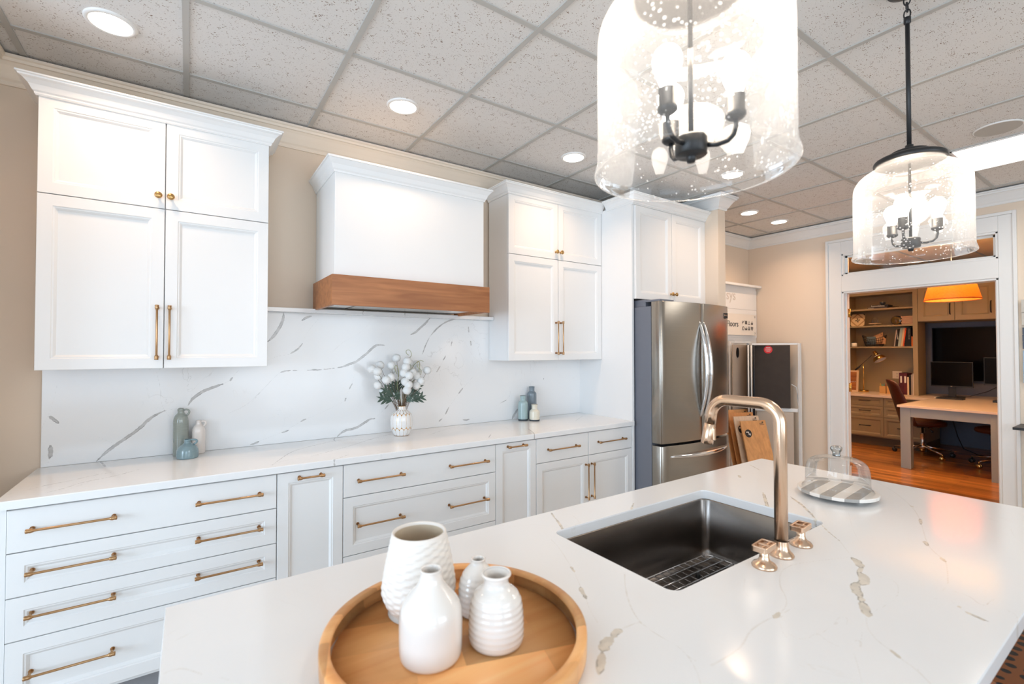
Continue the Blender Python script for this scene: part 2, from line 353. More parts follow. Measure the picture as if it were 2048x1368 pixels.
# ================================================================== THE SETTING
def struct(b, name, mt, **k): return tag(b.build(name, mt, **k), kind='structure')
CZ = 2.807
b = MB(); b.box(-4.6, 5.66, -4.0, 3.2, -.06, 0); struct(b, 'floor', mat('kitchen_floor', srgb(186, 180, 172), .4, var=.06, vscale=3))
b = MB(); b.box(5.66, 10.3, -1.6, 4.6, -.06, 0); struct(b, 'floor', FLOORW)
b = MB(); b.box(-.89, 5.73, 3.08, 3.2, 0, 3.0); struct(b, 'wall_back', WALLP)
b = MB(); b.box(-.89, -.77, 2.42, 3.08, 0, 3.0); struct(b, 'wall_left', WALLP)
b = MB(); b.box(3.765, 3.872, 2.33, 3.08, 0, 3.0); struct(b, 'wall_stub', WALLP)
b = MB(); b.box(-4.6, -.89, 2.42, 2.54, 0, 3.0); struct(b, 'wall_back', WALLP)
def wall_holes(name, axis, c0, c1, u0, u1, z0, z1, holes, mt):
    """wall slab between c0 and c1 on its thin axis, running u0..u1, with rectangular openings (ua, ub, za, zb)"""
    b = MB(); us = sorted({u0, u1, *[h[0] for h in holes], *[h[1] for h in holes]}); zs = sorted({z0, z1, *[h[2] for h in holes], *[h[3] for h in holes]})
    for i in range(len(us)-1):
        for j in range(len(zs)-1):
            um, zm = (us[i]+us[i+1])/2, (zs[j]+zs[j+1])/2
            if any(h[0] < um < h[1] and h[2] < zm < h[3] for h in holes): continue
            if axis == 'x': b.box(c0, c1, us[i], us[i+1], zs[j], zs[j+1])
            else: b.box(us[i], us[i+1], c0, c1, zs[j], zs[j+1])
    return struct(b, name, mt)
DY0, DY1, DZ, TZ0, TZ1 = .932, 2.085, 2.062, 2.225, 2.455
wall_holes('wall_right', 'x', 5.61, 5.73, -4.0, 3.2, 0, 3.0, [(DY0, DY1, 0, DZ), (DY0, DY1, TZ0, TZ1)], WALLP)
wall_holes('wall_left', 'x', -4.6, -4.48, -4.0, 2.4, 0, 3.0, [(-1.7, 2.1, .6, 2.6)], WALLP)
wall_holes('wall_front', 'y', -4.12, -4.0, -4.6, 5.73, 0, 3.0, [(-3.0, -.2, .6, 2.65), (.5, 3.3, .6, 2.65)], WALLP)
for nm, ax, u0, u1 in (('window_2', 'x', -1.7, 2.1), ('window_3', 'y', -3.0, -.2), ('window_4', 'y', .5, 3.3)):
    b = MB()
    for k in range(4):
        u = u0+(u1-u0)*k/3
        uu0, uu1 = (u, u+.05) if k == 0 else ((u-.05, u) if k == 3 else (u-.025, u+.025))
        if ax == 'x': b.box(-4.57, -4.51, uu0, uu1, .6, 2.6)
        else: b.box(uu0, uu1, -4.09, -4.03, .6, 2.65)
    for z0, z1 in ((.6, .66), (2.54, 2.6)):
        if ax == 'x': b.box(-4.57, -4.51, u0, u1, z0, z1)
        else: b.box(u0, u1, -4.09, -4.03, z0, z1+.05*(z0 > 1))
    struct(b, nm, TRIM)
# ceiling with the suspended grid
b = MB(); b.box(-4.6, 5.73, -4.0, 3.2, CZ, CZ+.06); struct(b, 'ceiling', TILE)
b = MB(); gx0, gy0, g = -.631, 2.764, .6096
k = -6
while gx0+k*g < 5.6:
    x = gx0+k*g
    if x > -4.45: b.box(x-.012, x+.012, -3.98, 2.40 if x < -.77 else 3.03, CZ-.006, CZ+.002)
    k += 1
for j in range(0, 12):
    y = gy0-j*g
    if y > -3.95: b.box(-4.45 if y < 2.4 else -.70, 5.58, y-.012, y+.012, CZ-.005, CZ+.001)
struct(b, 'trim_1', GRIDM)
b = MB(); b.sweep(at(CROWN, CZ-.012), [(-.77, 2.42), (-.77, 3.08), (3.765, 3.08)], 1); struct(b, 'trim_2', CRWN)
b = MB(); b.sweep(at(CROWN, CZ-.012), [(3.765, 3.08), (3.765, 2.33), (3.872, 2.33), (3.872, 3.08), (5.61, 3.08), (5.61, -3.9)], 1); struct(b, 'trim_3', TRIM)
# doorway casing
b = MB(); x1 = 5.611
b.box(5.592, x1, DY1, DY1+.118, 0, TZ1+.13); b.box(5.592, x1, DY0-.085, DY0, 0, TZ1+.13)
b.box(5.592, x1, DY0, DY1, TZ1, TZ1+.13); b.box(5.590, x1, DY0, DY1, DZ, TZ0)
b.box(5.58, x1, DY1+.118, DY1+.142, 0, TZ1+.155); b.box(5.58, x1, DY0-.109, DY0-.085, 0, TZ1+.155); b.box(5.58, x1, DY0-.085, DY1+.118, TZ1+.13, TZ1+.155)
for y0, y1 in ((DY0-.001, DY0+.018), (DY1-.018, DY1+.001)):
    b.box(5.60, 5.74, y0, y1, 0, DZ); b.box(5.60, 5.74, y0, y1, TZ0, TZ1)
b.box(5.60, 5.74, DY0, DY1, DZ-.018, DZ+.001); b.box(5.60, 5.74, DY0, DY1, TZ1-.018, TZ1+.001); b.box(5.60, 5.74, DY0, DY1, TZ0-.001, TZ0+.018)
b.box(5.64, 5.655, DY0+.018, DY0+.03, 0, DZ); b.box(5.64, 5.655, DY1-.03, DY1-.018, 0, DZ)
struct(b, 'trim_4', TRIM, bevel=.003)
win = MB()
for y0, y1, z0, z1 in ((DY0+.018, DY0+.038, TZ0+.018, TZ1-.018), (DY1-.038, DY1-.018, TZ0+.018, TZ1-.018), (DY0+.018, DY1-.018, TZ0+.018, TZ0+.036), (DY0+.018, DY1-.018, TZ1-.036, TZ1-.018)):
    win.box(5.65, 5.675, y0, y1, z0, z1)
w = struct(win, 'window_1', TRIM)
pane = MB(); pane.box(5.66, 5.664, DY0+.03, DY1-.03, TZ0+.03, TZ1-.03); pane.build('pane', clearglass('pane_glass', (.98, .99, .98)), w)
b = MB(); a_ = math.radians(22); ca, sa = math.cos(a_), math.sin(a_)
def DT(p): return (5.745+p[0]*ca-p[1]*sa, 2.07+p[0]*sa+p[1]*ca, p[2])
b.tf = DT; b.box(0, .92, 0, .04, .01, DZ-.02); b.box(.12, .80, -.006, .0, .2, .95); b.box(.12, .80, -.006, .0, 1.1, 1.9)
dr = struct(b, 'door_1', TRIM)
for z in (1.80, 1.02, .25):
    h = MB(); h.lathe([(0, 0), (.007, 0), (.007, .09), (0, .09)], (5.732, 2.062, z), 12); h.box(5.70, 5.735, 2.0655, 2.068, z, z+.09); h.build('hinge', BRASS, dr)
b = MB()
for y0, y1 in ((-3.9, DY0-.11), (DY1+.142, 3.07)): b.box(5.594, 5.611, y0, y1, 0, .13); b.box(5.600, 5.611, y0, y1, .13, .145)
struct(b, 'baseboard_right', TRIM)
b = MB(); b.box(3.88, 5.6, 3.064, 3.081, 0, .13); struct(b, 'baseboard_back', TRIM)
# office beyond the doorway
b = MB(); b.box(9.62, 9.74, -1.6, 4.6, 0, 3.0); struct(b, 'wall_office_back', NAVY)
b = MB(); b.box(5.73, 9.74, 4.0, 4.12, 0, 3.0); struct(b, 'wall_office_left', NAVY)
b = MB(); b.box(5.73, 9.74, -1.6, -1.48, 0, 3.0); struct(b, 'wall_office_right', NAVY)
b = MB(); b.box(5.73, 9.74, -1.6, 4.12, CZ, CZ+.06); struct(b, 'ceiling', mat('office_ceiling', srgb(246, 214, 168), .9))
b = MB()
for x in (6.6, 7.82): b.box(x-.012, x+.012, -1.4, 3.9, CZ-.005, CZ+.001)
for y in (2.9, 2.3, 1.7, 1.1, .5): b.box(5.8, 9.5, y-.012, y+.012, CZ-.005, CZ+.001)
struct(b, 'trim_5', GRIDM)
# ================================================================== KITCHEN CABINETS
VEINS = {'backsplash':[(9,[(-0.366,0.919),(-0.345,0.943),(-0.318,0.971),(-0.291,0.993),(-0.248,1.025),(-0.22,1.047),(-0.191,1.075),(-0.172,1.098),(-0.154,1.116),(-0.124,1.134),(-0.101,1.145)]),(9,[(0.001,1.168),(0.013,1.19),(0.025,1.206),(0.058,1.234),(0.099,1.253),(0.159,1.274)]),(6,[(0.192,1.291),(0.204,1.309)]),(1,[(-0.101,1.145),(-0.055,1.153),(0.001,1.168)]),(1,[(0.159,1.274),(0.192,1.291),(0.219,1.331),(0.25,1.366)]),(10,[(0.462,1.681),(0.46,1.648),(0.451,1.615),(0.431,1.577),(0.407,1.539),(0.379,1.51)]),(8,[(0.563,1.64),(0.591,1.661),(0.617,1.669)]),(5,[(0.567,1.503),(0.546,1.47),(0.496,1.437)]),(1,[(0.496,1.437),(0.413,1.422),(0.356,1.385)]),(1,[(0.567,1.503),(0.592,1.57),(0.655,1.65)]),(1.3,[(0.186,1.108),(0.275,1.148),(0.339,1.217),(0.395,1.278),(0.443,1.33)]),(4,[(0.443,1.328),(0.472,1.338),(0.502,1.34)]),(4,[(0.512,1.339),(0.537,1.339)]),(5,[(0.614,1.342),(0.667,1.339)]),(1.2,[(0.443,1.328),(0.512,1.339),(0.614,1.342),(0.678,1.338)]),(9,[(-0.536,1.151),(-0.521,1.134),(-0.504,1.116)]),(10,[(-0.532,1.013),(-0.529,0.983),(-0.533,0.954)]),(1,[(-0.509,1.315),(-0.519,1.244),(-0.537,1.16),(-0.555,1.118),(-0.561,1.093)]),(1,[(-0.533,0.954),(-0.542,0.921)]),(1.3,[(-0.137,1.355),(-0.118,1.269),(-0.117,1.193),(-0.101,1.145),(-0.078,1.112)]),(1,[(-0.367,1.039),(-0.319,1.007),(-0.291,0.993)]),(6,[(0.295,0.923),(0.318,0.928),(0.341,0.939)]),(5,[(0.455,0.975),(0.474,0.979),(0.494,0.987)]),(5,[(0.559,1.03),(0.575,1.04),(0.59,1.044)]),(1,[(0.295,0.923),(0.455,0.975),(0.559,1.03),(0.59,1.044),(0.679,1.076),(0.833,1.145)]),(9,[(0.774,1.351),(0.807,1.356),(0.841,1.37),(0.882,1.383),(0.917,1.408),(0.952,1.436),(0.981,1.464),(1.01,1.49),(1.039,1.496),(1.076,1.492)]),(3,[(0.581,1.338),(0.682,1.34),(0.774,1.351)]),(9,[(0.773,0.919),(0.796,0.94),(0.829,0.956),(0.87,0.957),(0.912,0.973),(0.954,0.998),(0.976,1.011),(1.009,1.012)]),(5,[(1.076,1.068),(1.103,1.099)]),(5,[(0.844,1.213),(0.864,1.247)]),(5,[(0.819,1.138),(0.824,1.159)]),(1,[(1.009,1.012),(1.076,1.068),(1.103,1.099),(1.207,1.166)]),(1,[(0.819,1.138),(0.844,1.213),(0.864,1.247),(0.883,1.324)]),(9,[(1.258,1.567),(1.293,1.583),(1.326,1.614),(1.367,1.649),(1.4,1.686)]),(6,[(1.4,1.557),(1.451,1.613),(1.494,1.645),(1.537,1.67),(1.608,1.689)]),(4,[(1.343,1.431),(1.367,1.495),(1.4,1.557)]),(4,[(1.709,1.635),(1.714,1.591)]),(5,[(1.727,1.533),(1.733,1.489)]),(0.8,[(1.699,1.692),(1.714,1.591),(1.729,1.513),(1.741,1.415),(1.746,1.301)]),(5,[(1.524,1.42),(1.503,1.386)]),(5,[(1.482,1.347),(1.451,1.304)]),(4,[(1.575,1.528),(1.566,1.488)]),(1,[(1.599,1.608),(1.575,1.528),(1.546,1.464),(1.524,1.42),(1.482,1.347),(1.451,1.304),(1.384,1.203)]),(6,[(1.663,1.182),(1.627,1.141)]),(6,[(1.549,1.049),(1.521,1.0)]),(5,[(1.495,0.971),(1.469,0.953)]),(1,[(1.775,1.284),(1.663,1.182),(1.627,1.141),(1.549,1.049),(1.495,0.971),(1.469,0.953)]),(6,[(1.663,0.948),(1.691,0.945),(1.718,0.948)]),(0.9,[(1.718,0.948),(1.832,0.968),(1.871,1.031)]),(11,[(2.103,0.921),(2.124,0.953),(2.156,0.991)]),(2,[(2.086,1.137),(2.078,1.094)]),(1,[(2.051,1.293),(2.086,1.137),(2.078,1.094),(1.99,1.04),(1.93,1.027)]),(3,[(2.055,1.073),(1.99,1.049)]),(3,[(2.422,1.229),(2.411,1.207)]),(1,[(2.457,1.355),(2.422,1.229),(2.388,1.14)]),(1,[(2.552,1.353),(2.564,1.279),(2.612,1.222),(2.761,1.217)]),(1,[(0.733,1.444),(0.813,1.52),(0.909,1.564),(0.995,1.666)]),(1,[(1.054,1.566),(1.129,1.612),(1.237,1.69)]),(1,[(0.291,1.152),(0.357,1.236),(0.414,1.304),(0.46,1.339)]),(1,[(1.871,1.531),(1.91,1.447),(1.99,1.396)])],'counter':[(4,[(-0.52,2.601),(-0.468,2.656),(-0.396,2.687),(-0.345,2.74),(-0.274,2.766)]),(4,[(-0.469,2.495),(-0.402,2.548),(-0.359,2.629),(-0.264,2.666),(-0.183,2.762)]),(1.5,[(-0.566,2.562),(-0.52,2.601)]),(2,[(0.325,2.501),(0.4,2.575),(0.522,2.589),(0.715,2.587)]),(9,[(-0.355,3.076),(-0.315,2.903)]),(4,[(0.563,2.416),(0.696,2.519)]),(5,[(0.323,2.391),(0.335,2.402),(0.338,2.353),(0.325,2.301)]),(6,[(0.627,2.395),(0.639,2.373),(0.609,2.295)]),(5,[(0.331,2.495),(0.403,2.657),(0.478,2.797),(0.61,2.887),(0.754,2.972),(1.032,2.83)]),(4,[(0.516,2.591),(0.754,2.734),(0.945,2.899),(1.2,3.04)]),(8,[(0.776,3.089),(0.739,3.017),(0.728,2.923)]),(7,[(0.627,2.397),(0.648,2.394),(0.614,2.309)]),(6,[(1.949,2.648),(1.91,2.545),(1.849,2.428),(1.762,2.305)]),(2,[(1.844,2.836),(1.842,2.667),(1.949,2.648)]),(5,[(1.546,2.508),(1.633,2.617)]),(2,[(2.379,2.923),(2.375,2.784),(2.436,2.701)]),(3,[(2.436,2.701),(2.724,2.912)]),(4,[(2.404,2.445),(2.353,2.366)]),(5,[(0.33,2.416),(0.343,2.378),(0.33,2.317)]),(3,[(1.244,2.782),(1.491,2.966),(1.712,3.049)]),(2,[(-0.482,2.411),(-0.462,2.319)]),(3,[(-0.417,2.427),(-0.401,2.391),(-0.392,2.322)]),(3,[(0.045,2.42),(0.063,2.366),(0.056,2.319)])],'island':[(6,[(0.988,1.194),(0.975,1.163),(0.96,1.131),(0.94,1.095),(0.911,1.054)]),(5,[(1.318,1.149),(1.263,1.112),(1.205,1.06)]),(9,[(1.817,0.948),(1.741,0.901),(1.682,0.864),(1.619,0.831)]),(5,[(0.988,1.194),(1.011,1.241)]),(7,[(1.851,0.865),(1.816,0.83),(1.789,0.799),(1.734,0.752),(1.683,0.713)]),(3,[(1.683,0.713),(1.632,0.671),(1.584,0.632),(1.538,0.586)]),(1.2,[(1.538,0.586),(1.481,0.547),(1.442,0.519)]),(15,[(1.44,0.52),(1.432,0.508),(1.413,0.495),(1.391,0.483)]),(17,[(1.36,0.478),(1.345,0.462),(1.321,0.452),(1.293,0.45)]),(16,[(1.294,0.461),(1.27,0.454),(1.243,0.439),(1.227,0.428)]),(15,[(1.208,0.42),(1.192,0.411),(1.166,0.396),(1.152,0.389)]),(9,[(1.391,0.483),(1.36,0.478)]),(9,[(1.293,0.45),(1.294,0.461)]),(10,[(1.227,0.428),(1.208,0.42)]),(1.5,[(2.355,0.764),(2.243,0.668),(2.096,0.578),(1.976,0.523),(1.85,0.481),(1.72,0.439),(1.664,0.411),(1.633,0.387),(1.604,0.37),(1.471,0.338)]),(6,[(2.087,0.576),(2.076,0.565)]),(6,[(1.955,0.515),(1.889,0.495)]),(9,[(1.735,0.447),(1.7,0.433)]),(7,[(1.634,0.389),(1.609,0.374)]),(1,[(1.471,0.338),(1.397,0.332),(1.348,0.334)]),(12,[(0.701,0.646),(0.687,0.644),(0.67,0.637)]),(17,[(0.665,0.636),(0.648,0.633),(0.634,0.626),(0.624,0.619)]),(12,[(0.619,0.615),(0.601,0.6),(0.576,0.579)]),(2,[(0.752,0.641),(0.724,0.645),(0.701,0.646)]),(1.2,[(0.88,0.796),(0.82,0.742),(0.772,0.682),(0.752,0.641),(0.746,0.607),(0.746,0.583),(0.749,0.553),(0.74,0.525),(0.723,0.496),(0.694,0.467)]),(1,[(0.742,0.499),(0.736,0.514),(0.749,0.553)]),(2,[(0.749,0.484),(0.787,0.482),(0.811,0.481),(0.849,0.483),(0.901,0.5),(0.959,0.502),(0.984,0.498),(1.012,0.496)]),(7,[(0.987,0.496),(1.011,0.496)]),(1.5,[(1.012,0.496),(1.063,0.505),(1.1,0.527),(1.127,0.552),(1.201,0.588),(1.267,0.593),(1.345,0.564),(1.435,0.527)]),(1.5,[(1.142,0.389),(1.109,0.377),(1.088,0.363),(1.07,0.348),(1.057,0.325),(1.043,0.305),(1.029,0.279),(1.004,0.254)]),(6,[(1.059,0.324),(1.043,0.307)]),(3,[(1.029,0.28),(1.031,0.276)]),(1,[(1.173,0.391),(1.23,0.384),(1.293,0.381),(1.365,0.4),(1.384,0.423),(1.364,0.462)]),(1,[(1.348,0.334),(1.385,0.319),(1.355,0.299),(1.339,0.281)]),(7,[(1.339,0.281),(1.332,0.263),(1.328,0.244)]),(4,[(1.356,0.296),(1.35,0.291)]),(1.3,[(0.957,0.457),(0.954,0.437),(0.972,0.423),(1.008,0.424),(0.991,0.403),(0.99,0.379)]),(1.3,[(1.064,0.417),(1.105,0.422),(1.112,0.41),(1.084,0.403)]),(2,[(1.035,0.372),(1.045,0.365),(1.023,0.358)]),(1,[(0.987,0.487),(1.056,0.496),(1.076,0.472)]),(1,[(0.992,0.358),(0.959,0.34),(0.917,0.32)]),(1,[(1.074,0.414),(0.989,0.419),(0.983,0.439)]),(1,[(1.077,0.374),(1.046,0.365)]),(1,[(0.976,0.478),(0.93,0.445),(0.962,0.43),(0.961,0.401)]),(6,[(0.799,0.902),(0.787,0.875)]),(8,[(0.75,0.814),(0.734,0.788),(0.724,0.767)]),(1.2,[(0.866,1.062),(0.847,1.0),(0.799,0.902),(0.787,0.875),(0.758,0.827),(0.724,0.767),(0.701,0.734),(0.679,0.685)]),(9,[(1.981,1.138),(1.946,1.113)]),(4,[(2.205,1.215),(2.174,1.172),(2.139,1.128)]),(1,[(1.843,1.058),(1.868,1.041),(1.854,0.989)]),(5,[(0.991,0.501),(1.017,0.499)]),(1,[(2.07,0.329),(1.986,0.309),(1.945,0.284)]),(1,[(1.419,0.235),(1.407,0.215),(1.341,0.208)]),(1.5,[(1.429,0.322),(1.435,0.296),(1.391,0.264),(1.456,0.26)]),(1,[(1.1,0.619),(1.04,0.59),(1.025,0.568)]),(1,[(1.832,0.671),(1.673,0.602),(1.58,0.554)]),(2,[(-0.029,0.997),(-0.017,1.0),(-0.001,0.993),(0.016,0.969),(0.023,0.958)]),(2,[(0.049,0.931),(0.06,0.916)]),(1,[(0.908,0.825),(0.84,0.76),(0.774,0.683),(0.747,0.631)])]}
def slab_veins(name, mts, rect, z0, z1, res, polys, plane='xy', hole=None, ws=1.0, hs=1.0):
    """stone slab whose show face is a fine grid carrying the distance to each vein in mm; plane 'xz' for a slab on the wall (y between z0 and z1)"""
    x0, x1, y0, y1 = rect
    xs = list(np.arange(x0, x1, res))+[x1]; ys = list(np.arange(y0, y1, res))+[y1]
    if hole:
        hx0, hx1, hy0, hy1, hr = hole
        for arr, vals in ((xs, (hx0, hx1)), (ys, (hy0, hy1))):
            for v in vals:
                i = min(range(len(arr)), key=lambda q: abs(arr[q]-v)); arr[i] = v
    xs = np.array(xs); ys = np.array(ys); nx, ny = len(xs), len(ys)
    X, Y = np.meshgrid(xs, ys, indexing='ij'); P = np.stack([X.ravel(), Y.ravel()], 1)
    faces = []
    idx = np.arange(nx*ny).reshape(nx, ny)
    q = np.stack([idx[:-1, :-1], idx[1:, :-1], idx[1:, 1:], idx[:-1, 1:]], -1)
    if hole:
        cx = (xs[:-1]+xs[1:])/2; cy = (ys[:-1]+ys[1:])/2
        msk = ~(((cx > hx0) & (cx < hx1))[:, None] & ((cy > hy0) & (cy < hy1))[None, :]); q = q[msk]
    faces = [tuple(int(i) for i in f) for f in q.reshape(-1, 4)]
    pts = [tuple(p) for p in P]; lev = [0]*len(pts)           # lev 0 = show face, 1.. = lower loops
    def addloop(lp, inward, closed=True):
        """lp: list of 2d points round an edge; build the eased edge down to the underside"""
        n = len(lp); base = len(pts)
        for L_, off in ((0, 0), (.12, .0012), (1, .0012)):
            for i, p in enumerate(lp):
                a, c = Vector(lp[i-1]), Vector(lp[(i+1) % n]); t = (c-a)
                t.normalize(); nn = Vector((t.y, -t.x))*inward
                pts.append((p[0]+nn.x*off, p[1]+nn.y*off)); lev.append(L_)
        for k_ in range(2):
            for i in range(n):
                j = (i+1) % n; faces.append((base+k_*n+i, base+k_*n+j, base+(k_+1)*n+j, base+(k_+1)*n+i))
    outer = [(x, y0) for x in xs]+[(x1, y) for y in ys[1:]]+[(x, y1) for x in xs[::-1][1:]]+[(x0, y) for y in ys[::-1][1:-1]]
    addloop(outer, 1)
    if hole:
        lp = []
        for cx_, cy_, a0 in ((hx1-hr, hy0+hr, -90), (hx1-hr, hy1-hr, 0), (hx0+hr, hy1-hr, 90), (hx0+hr, hy0+hr, 180)):
            arc = [(cx_+hr*math.cos(math.radians(a0+t)), cy_+hr*math.sin(math.radians(a0+t))) for t in range(0, 91, 9)]
            cor = (hx1 if cx_ > (hx0+hx1)/2 else hx0, hy1 if cy_ > (hy0+hy1)/2 else hy0)
            n0 = len(pts); pts.extend([cor]+arc); lev.extend([0]*(len(arc)+1))
            for i in range(len(arc)-1): faces.append((n0, n0+1+i, n0+2+i))
            lp += arc
        addloop(lp[::-1], 1)
    # plain underside
    n0 = len(pts); 
    if hole:
        for c_ in ((x0, y0), (x1, y0), (x1, y1), (x0, y1), (hx0, hy0), (hx1, hy0), (hx1, hy1), (hx0, hy1)): pts.append(c_); lev.append(1)
        for a, c in ((0, 1), (1, 2), (2, 3), (3, 0)): faces.append((n0+a, n0+4+a, n0+4+c, n0+c))
    else:
        for c_ in ((x0, y0), (x1, y0), (x1, y1), (x0, y1)): pts.append(c_); lev.append(1)
        faces.append((n0+3, n0+2, n0+1, n0))
    A = np.array(pts, dtype=np.float64); lev = np.array(lev, dtype=np.float64)
    dv = np.full(len(A), 50.); dh = np.full(len(A), 50.)
    rng_ = np.random.RandomState(3)
    for w, pl in polys:
        pl = np.array(pl, float)
        # smooth the traced points a little (Chaikin)
        if len(pl) > 2:
            for _ in range(2):
                qn = [pl[0]]
                for i in range(len(pl)-1): qn += [pl[i]*.75+pl[i+1]*.25, pl[i]*.25+pl[i+1]*.75]
                pl = np.array(qn+[pl[-1]])
        thick = w > 2.6; R = .03 if thick else .012
        near = np.where((A[:, 0] > pl[:, 0].min()-R) & (A[:, 0] < pl[:, 0].max()+R) & (A[:, 1] > pl[:, 1].min()-R) & (A[:, 1] < pl[:, 1].max()+R))[0]
        if len(near) == 0: continue
        Q = A[near]; best = np.full(len(near), 50.); L_ = np.r_[0, np.cumsum(np.linalg.norm(np.diff(pl, axis=0), axis=1))]; tot = L_[-1]
        for i in range(len(pl)-1):
            a, c = pl[i], pl[i+1]; d = c-a; l2 = d@d
            if l2 < 1e-12: continue
            t = np.clip(((Q-a)@d)/l2, 0, 1); dist = np.linalg.norm(Q-(a+t[:, None]*d), axis=1)*1000
            if thick:
                s_ = (L_[i]+t*math.sqrt(l2))/tot; hw = w*ws/2*(.35+.65*np.minimum(1, np.minimum(s_, 1-s_)*5))
                dist = dist-hw
            else: dist = dist*(1.4/max(.8, w)) / hs
            best = np.minimum(best, dist)
        if thick: dv[near] = np.minimum(dv[near], best)
        else: dh[near] = np.minimum(dh[near], best)
    co = np.zeros((len(A), 3)); co[:, 0] = A[:, 0]
    if plane == 'xy': co[:, 1] = A[:, 1]; co[:, 2] = z1-(z1-z0)*lev; org = np.array([(x0+x1)/2, (y0+y1)/2, z0])
    else: co[:, 2] = A[:, 1]; co[:, 1] = z0+(z1-z0)*lev; org = np.array([(x0+x1)/2, (z0+z1)/2, y0])
    me = bpy.data.meshes.new(name); me.from_pydata((co-org).tolist(), [], faces)
    for nm_, arr in (('vein', dv), ('hair', dh)):
        at_ = me.attributes.new(nm_, 'FLOAT', 'POINT'); at_.data.foreach_set('value', arr.astype(np.float32))
    me.materials.append(mts); me.update()
    o = bpy.data.objects.new(name, me); COL.objects.link(o); o.location = org; o['_w'] = tuple(org); return o
o = slab_veins('countertop', QW, (-.572, 2.822, 2.45, 3.057), .882, .914, .0055, VEINS['counter'], ws=1.0)
tag(o, 'white veined quartz countertop running along the wall under the hood', 'countertop')
o = slab_veins('backsplash', QW, (-.563, 2.822, .915, 1.684), 3.058, 3.079, .0042, VEINS['backsplash'], plane='xz', ws=1.6)
tag(o, 'full-height white quartz backsplash with grey veins on the wall', 'backsplash')
o = slab_veins('backsplash_ledge', QW, (.352, 1.884, 2.985, 3.079), 1.685, 1.708, .006, [(6, [(1.18, 2.98), (1.2, 3.0)]), (6, [(1.35, 2.98), (1.36, 3.02)]), (3, [(.9, 2.98), (1.0, 3.03)])])
tag(o, 'thin white quartz ledge on top of the backsplash under the hood', 'shelf')
YF = 2.475
def base_cab(name, label, x0, x1, fronts, filler=False):
    c = thing(name, label, 'cabinet', ((x0+x1)/2, 2.77, 0), 'white base cabinets along the wall')
    b = MB(); b.box(x0+.0005, x1-.0005, YF+.0215, 3.055, .11, .8805)
    if filler: b.box(-.568, x0, YF+.004, 3.0, 0, .8805)
    b.build('body', WHITE, c)
    b = MB(); b.box(x0+.001, x1-.001, YF+.085, 3.0, 0, .11); b.build('toe_kick', mat('toe_kick_grey', (.30, .30, .31), .6), c)
    for kind, fx0, fx1, z0, z1, style, pulls in fronts:
        b = MB(); (shaker if style == 's' else slab)(b, fx0+.0018, fx1-.0018, z0+.0018, z1-.0018, YF)
        d = b.build(kind, WHITE, c)
        for (ax, az, bx, bz, rec) in pulls: pull('pull', ax, az, bx, bz, YF+(.0115 if rec else 0), d, GOLD, .033+(.0115 if rec else 0))
    return c
zt = .873
def two(z, l=(-.488, -.228), r=(.030, .290), rec=True): return [(l[0], z, l[1], z, rec), (r[0], z, r[1], z, rec)]
base_cab('drawer_cabinet', 'wide white four-drawer base cabinet at the left end by the wall', -.545, .3505, [
    ('drawer', -.545, .3505, .713, zt, 'f', two(.796, rec=False)), ('drawer', -.545, .3505, .549, .713, 's', two(.638)),
    ('drawer', -.545, .3505, .3885, .549, 's', two(.480)), ('drawer', -.545, .3505, .128, .3885, 's', two(.262))], True)
base_cab('pull_out_cabinet', 'narrow white pull-out cabinet left of the drawers under the hood', .3505, .656, [
    ('door', .3505, .656, .128, zt, 's', [(.435, .845, .560, .845, False)])])
base_cab('drawer_cabinet', 'wide white drawer cabinet centred beneath the range hood', .656, 1.578, [
    ('drawer', .656, 1.578, .704, zt, 'f', [(.720, .786, .976, .786, False), (1.248, .786, 1.512, .786, False)]),
    ('drawer', .656, 1.578, .405, .704, 's', [(.720, .558, .976, .558, True), (1.248, .556, 1.512, .556, True)]),
    ('drawer', .656, 1.578, .128, .405, 's', [(.720, .30, .976, .30, True), (1.248, .30, 1.512, .30, True)])])
base_cab('pull_out_cabinet', 'narrow white pull-out cabinet right of the drawers under the hood', 1.578, 1.894, [
    ('door', 1.578, 1.894, .128, zt, 's', [(1.654, .850, 1.800, .850, False)])])
base_cab('base_cabinet', 'white base cabinet with two drawers over two doors beside the fridge', 1.894, 2.821, [
    ('drawer', 1.894, 2.364, .708, zt, 'f', [(1.980, .793, 2.256, .793, False)]), ('drawer', 2.364, 2.821, .708, zt, 'f', [(2.447, .793, 2.728, .793, False)]),
    ('door', 1.894, 2.364, .128, .708, 's', [(2.336, .402, 2.336, .658, False)]), ('door', 2.364, 2.821, .128, .708, 's', [(2.392, .402, 2.392, .658, False)])])
UY = 2.79
def upper(name, label, x0, x1, xm, z0, zs, z1, ctop, ends):
    c = thing(name, label, 'cabinet', ((x0+x1)/2, 2.95, z0), 'white wall cabinets beside the hood')
    b = MB(); b.box(x0+.001, x1-.001, UY+.0215, 3.056, z0+.001, ctop-.03); b.build('body', WHITE, c)
    for a, e, zz0, zz1, kx, kind in ((x0, xm, z0, zs, xm-.026, 'p'), (xm, x1, z0, zs, xm+.022, 'p'), (x0, xm, zs, z1, xm-.026, 'k'), (xm, x1, zs, z1, xm+.022, 'k')):
        b = MB(); shaker(b, a+.0018, e-.0018, zz0+.0018, zz1-.0018, UY, .052); d = b.build('door', WHITE, c)
        if kind == 'k': knob(kx, zs+.058, UY, d, BRASSY)
        else: pull('pull', kx, z0+.042, kx, z0+.30, UY, d, GOLD)
    b = MB(); b.box(x0, x1, UY, UY+.0215, z1+.001, ctop-.03); b.sweep(at(CABCROWN, ctop), ends); b.build('crown', WHITE, c)
    return c
BRASSY = brushed('antique_brass', (.55, .33, .13), .28, (80, 80, 80))
